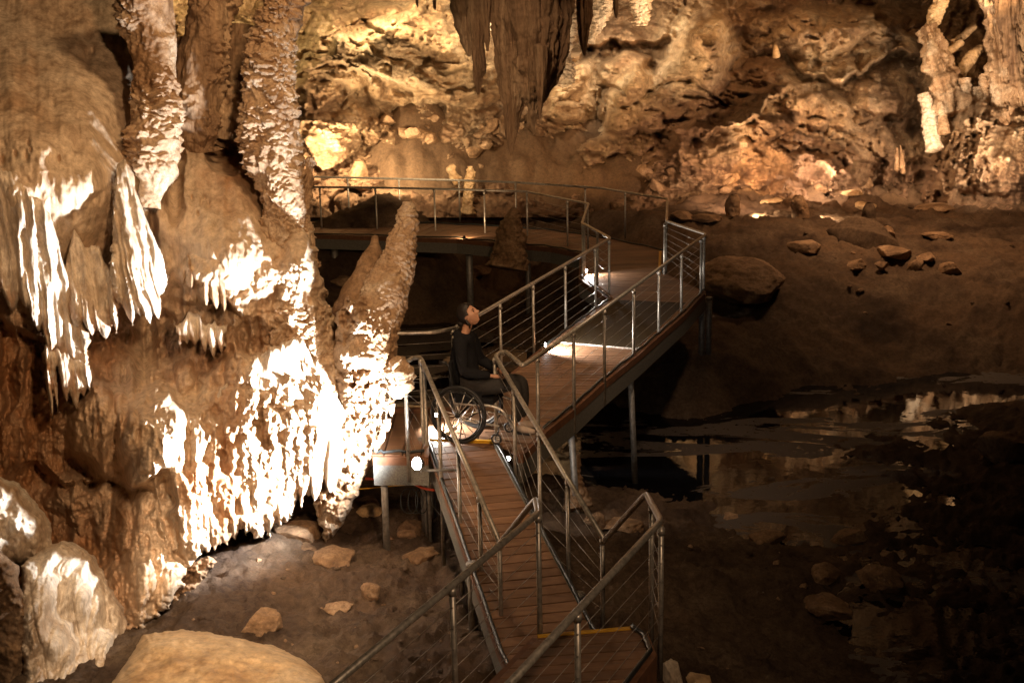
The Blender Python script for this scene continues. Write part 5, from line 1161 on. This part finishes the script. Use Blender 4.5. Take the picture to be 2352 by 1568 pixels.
pr = empty('person', tuple(org + np.array([0, 0, .47])), hang); tag(pr, 'person in black hoodie and dark trousers sitting in the wheelchair, looking up', 'person')
PO = np.array([0, 0, .47])
def skin(name, chains, mat, parent, sub=2, extra=None):
    """chains: list of lists of (x,y,z,r); first chain starts at root; a chain's first point may coincide with an earlier one"""
    V = []; E = []; R = []; key = {}
    for ch in chains:
        prev = None
        for x, y, z, r in ch:
            k = (round(x, 4), round(y, 4), round(z, 4))
            if k not in key: key[k] = len(V); V.append((x - PO[0], y - PO[1], z - PO[2])); R.append(r)
            if prev is not None: E.append((prev, key[k]))
            prev = key[k]
    me = bpy.data.meshes.new(name); me.from_pydata(V, E, []); o = bpy.data.objects.new(name, me); COL.objects.link(o)
    sm = o.modifiers.new('s', 'SKIN'); sm.use_smooth_shade = True; sm.branch_smoothing = .6
    for i, r in enumerate(R): o.data.skin_vertices[0].data[i].radius = (r, r)
    o.data.skin_vertices[0].data[0].use_root = True
    sb = o.modifiers.new('ss', 'SUBSURF'); sb.levels = sub; sb.render_levels = sub
    dg = bpy.context.evaluated_depsgraph_get(); ev = o.evaluated_get(dg); m2 = bpy.data.meshes.new_from_object(ev)
    n = len(m2.vertices); vv = np.zeros(n * 3); m2.vertices.foreach_get('co', vv); vv = [tuple(q) for q in vv.reshape(-1, 3)]; ff = [tuple(p_.vertices) for p_ in m2.polygons]
    bpy.data.objects.remove(o)
    if extra:
        b = len(vv); vv += [tuple(q) for q in extra[0]]; ff += [tuple(i + b for i in q) for q in extra[1]]
    me = bpy.data.meshes.new(name); me.from_pydata(vv, [], ff); me.update(); me.polygons.foreach_set('use_smooth', np.ones(len(me.polygons), bool))
    return link(name, me, mat, parent)
# head: x forward, z up, unit = metres about its centre; tilted back
def head_geo(scale=1.0, hair=False):
    nv, nu = 44, 56; v = []; f = []
    for i in range(nv + 1):
        ph = math.pi * i / nv; zz = math.cos(ph); sr = math.sin(ph)
        for j in range(nu):
            th = 2 * math.pi * j / nu; cx, sy = math.cos(th), math.sin(th)
            x = .096 * sr * cx; y = .076 * sr * sy; z = .122 * zz
            fr = max(0, cx)
            if zz < -.1:                     # jaw narrows and comes forward
                k = min(1, (-.1 - zz) / .9); y *= 1 - .38 * k; x = x * (1 - .15 * k) + .026 * k * fr + (.018 * k if cx < 0 else 0)
            if cx < 0: x *= 1.02
            if not hair:
                def g(a, b, za, wy): return math.exp(-((z - za) / b) ** 2) * math.exp(-(y / wy) ** 2) * a * (fr > .2)
                x += g(.031, .016, -.018, .014) + g(.016, .022, .004, .011)      # nose
                x += g(.008, .010, .030, .05) - g(.012, .014, .012, .05) * (abs(y) > .012)   # brow, eye sockets
                x += g(.012, .0065, -.052, .024) + g(.011, .007, -.067, .022) - g(.006, .003, -.059, .03)  # lips
                x += g(.014, .018, -.098, .026)                                   # chin
                x += math.exp(-((z + .02) / .03) ** 2) * math.exp(-((abs(y) - .045) / .02) ** 2) * .006 * (fr > .2)
            v.append((x, y, z))
    for i in range(nv):
        for j in range(nu): f.append((i * nu + j, i * nu + (j + 1) % nu, (i + 1) * nu + (j + 1) % nu, (i + 1) * nu + j))
    return np.array(v), f
hc = np.array([.045, 0, 1.345]); tl = math.radians(30)
def place(P):      # tilt back (nose up) about y
    c, s = math.cos(tl), math.sin(tl); x = P[:, 0] * c - P[:, 2] * s; z = P[:, 0] * s + P[:, 2] * c
    return np.stack([x, P[:, 1], z], 1) + hc - PO
hv, hf = head_geo(); hvp = place(hv)
ears_v = []; ears_f = []
for s in (-1, 1):
    m = MB(); pts = [np.array([.0 + .017 * math.cos(a) - .006, s * (.075 + .006 * math.cos(a - 2)), -.012 + .031 * math.sin(a)]) for a in np.linspace(0, 2 * math.pi, 18, endpoint=False)]
    m.tube(pts, .006, 6, closed=True); c0 = len(m.v); m.v += [(-.006, s * .072, -.012)]; m.f += [(c0, i * 6, ((i + 1) % 18) * 6) for i in range(18)]
    ee = place(np.array(m.v)); b = len(ears_v); ears_v += [tuple(q) for q in ee]; ears_f += [tuple(i + b for i in q) for q in m.f]
ex_v = [tuple(q) for q in hvp] + ears_v; ex_f = list(hf) + [tuple(i + len(hvp) for i in q) for q in ears_f]
SC_=1.08
wc_.scale = (SC_,)*3; pr.scale = (SC_,)*3; pr.location = tuple(org + np.array([0, 0, .47 * SC_]))
def hand(w_, fw, s, curl=.5):
    """w_: wrist, fw: forward unit; five fingers"""
    w_ = np.array(w_, float); fw = np.array(fw, float); fw /= np.linalg.norm(fw); sd = np.cross(fw, [0, 0, 1]); sd /= np.linalg.norm(sd); dn = np.array([0, 0, -1.0])
    out = []; palm = w_ + fw * .085
    out.append([(*w_, .024), (*(w_ + fw * .045), .028), (*palm, .026)])
    for k, (o, l) in enumerate([(-.030, .062), (-.010, .074), (.010, .070), (.030, .055)]):
        b = palm + sd * o; p1 = b + (fw * .75 + dn * .35) * l * .5; p2 = p1 + (fw * .35 + dn * .8) * l * .35; p3 = p2 + (dn * .9 - fw * .1) * l * .25
        out.append([(*palm, .026), (*(b + fw * .012), .010), (*p1, .0088), (*p2, .0082), (*p3, .007)])
    t0 = w_ + fw * .03 + (-sd) * .022 * s; out.append([(*(w_ + fw * .045), .028), (*t0, .013), (*(t0 + fw * .03 - sd * .022 * s + dn * .01), .010), (*(t0 + fw * .055 - sd * .024 * s + dn * .02), .008)])
    return out
Lsh, Rsh = (0, .165, 1.08), (0, -.165, 1.08)
Lel, Rel = (.07, .25, .80), (.06, -.25, .78); Lwr, Rwr = (.33, .10, .73), (.34, -.11, .72)
torso = [(.05, 0, .57, .10), (.01, 0, .74, .09), (-.03, 0, .92, .09), (-.02, 0, 1.05, .07), (.0, 0, 1.14, .055), (.025, 0, 1.22, .053), (.05, 0, 1.28, .055)]
def arm(sh, el, wr, k=1.0): return [(-.02, 0, 1.05, .07), (*sh, .035 * k), (*el, .030 * k), (*((np.array(el) + np.array(wr)) / 2), .030 * k), (*wr, .027 * k)]
def legc(s, k=1.0): return [(.05, 0, .57, .10), (.10, .09 * s, .56, .07 * k), (.34, .105 * s, .60, .065 * k), (.60, .105 * s, .635, .050 * k), (.60, .10 * s, .40, .048 * k), (.575, .095 * s, .20, .038 * k)]
foot = lambda s: [(.575, .095 * s, .20, .038), (.60, .095 * s, .155, .034), (.70, .10 * s, .145, .03), (.76, .10 * s, .14, .022)]
body = skin('body', [torso, arm(Lsh, Lel, Lwr, .8), arm(Rsh, Rel, Rwr, .8)] + hand(Lwr, (.9, -.35, -.15), -1) + hand(Rwr, (.9, .3, -.1), 1) + [legc(1, .8), legc(-1, .8), foot(1), foot(-1)], MT['skin'], pr, 2, (ex_v, ex_f))
tors2 = [(.03, 0, .585, .155), (.01, 0, .66, .158), (-.015, 0, .76, .155), (-.035, 0, .88, .165), (-.035, 0, .98, .165), (-.02, 0, 1.06, .135), (-.005, 0, 1.12, .095), (.0, 0, 1.155, .078)]
def mid(a, b, t): return tuple(np.array(a) * (1 - t) + np.array(b) * t)
def sleeve(sh, el, wr): return [(-.02, 0, 1.06, .135), (sh[0] - .01, sh[1] * .62, sh[2], .105), (*sh, .088), (*mid(sh, el, .35), .076), (*mid(sh, el, .7), .070), (*el, .064), (*mid(el, wr, .4), .058), (*mid(el, wr, .75), .050), (*mid(el, wr, .93), .040)]
hood = skin('hoodie', [tors2, sleeve(Lsh, Lel, Lwr), sleeve(Rsh, Rel, Rwr), [(-.02, 0, 1.06, .135), (-.085, 0, 1.15, .085), (-.13, 0, 1.10, .06)]], MT['black'], pr)
trou = skin('trousers', [[(.03, 0, .57, .15), (.10, .09, .565, .108), (.22, .10, .585, .102), (.34, .105, .605, .096), (.48, .105, .625, .084), (.605, .105, .64, .075), (.605, .10, .40, .068), (.58, .095, .22, .058)], [(.03, 0, .57, .15), (.10, -.09, .565, .108), (.22, -.10, .585, .102), (.34, -.105, .605, .096), (.48, -.105, .625, .084), (.605, -.105, .64, .075), (.605, -.10, .40, .068), (.58, -.095, .22, .058)]], MT['grey'], pr)
for s in (-1, 1):
    skin('shoe', [[(.545, .095 * s, .165, .038), (.60, .095 * s, .16, .042), (.70, .10 * s, .15, .040), (.77, .102 * s, .142, .030), (.80, .102 * s, .138, .02)]], MT['shoe'], pr)
# hair: scalp shell + bun + side lock
hv2 = hv * 1.075
mk = []
H2, F2 = head_geo(hair=True); H2 = H2 * np.array([1.13, 1.14, 1.10]) + np.array([-.012, 0, .004])
keepv = (H2[:, 0] < .040 + .9 * (H2[:, 2] - .04) * (H2[:, 2] > .04)) & ((H2[:, 2] > -.03) | (H2[:, 0] < -.018)) & (H2[:, 2] > -.105)
keepv &= ~((np.abs(H2[:, 1]) > .06) & (H2[:, 0] > -.012) & (H2[:, 2] < -.0))
H2 = H2 + ((fbm3(H2, 45, 3, 5) - .5) * .010)[:, None] * H2 / np.linalg.norm(H2, axis=1)[:, None]
hair_f = [q for q in F2 if all(keepv[list(q)])]
mb = MB(); mb.v = [tuple(q) for q in place(H2)]; mb.f = hair_f; mb.r = [0] * len(hair_f)
bc = np.array([-.118, 0, -.035]); m_v, m_f = ICO[4]
bun = m_v * (np.array([.042, .045, .042]) * 1) * (1 + .35 * (fbm3(m_v, 4, 3, 8) - .5))[:, None] + bc
mb.add(place(bun), [tuple(q) for q in m_f])
for s in (-1, 1): mb.tube(place(np.array([(-.02, .080 * s, -.03), (-.022, .080 * s, -.07), (-.01, .075 * s, -.10), (-.03, .070 * s, -.125)])), [.010, .012, .008, .002], 6)
hr = mb.build('hair', MT['hair'], pr, True); so = hr.modifiers.new('t', 'SOLIDIFY'); so.thickness = .008; so.offset = 0
for s in (-1, 1):
    mb = MB(); e_v, e_f = ICO[2]; mb.add(place(e_v * .0105 + np.array([.080, .030 * s, .010])), [tuple(q) for q in e_f]); mb.build('eye', MT['hair'], pr, True)
    mb = MB(); mb.tube(place(np.array([(.092, .016 * s, .030), (.090, .032 * s, .036), (.078, .048 * s, .028)])), [.003, .004, .002], 5); mb.build('eyebrow', MT['hair'], pr, True)
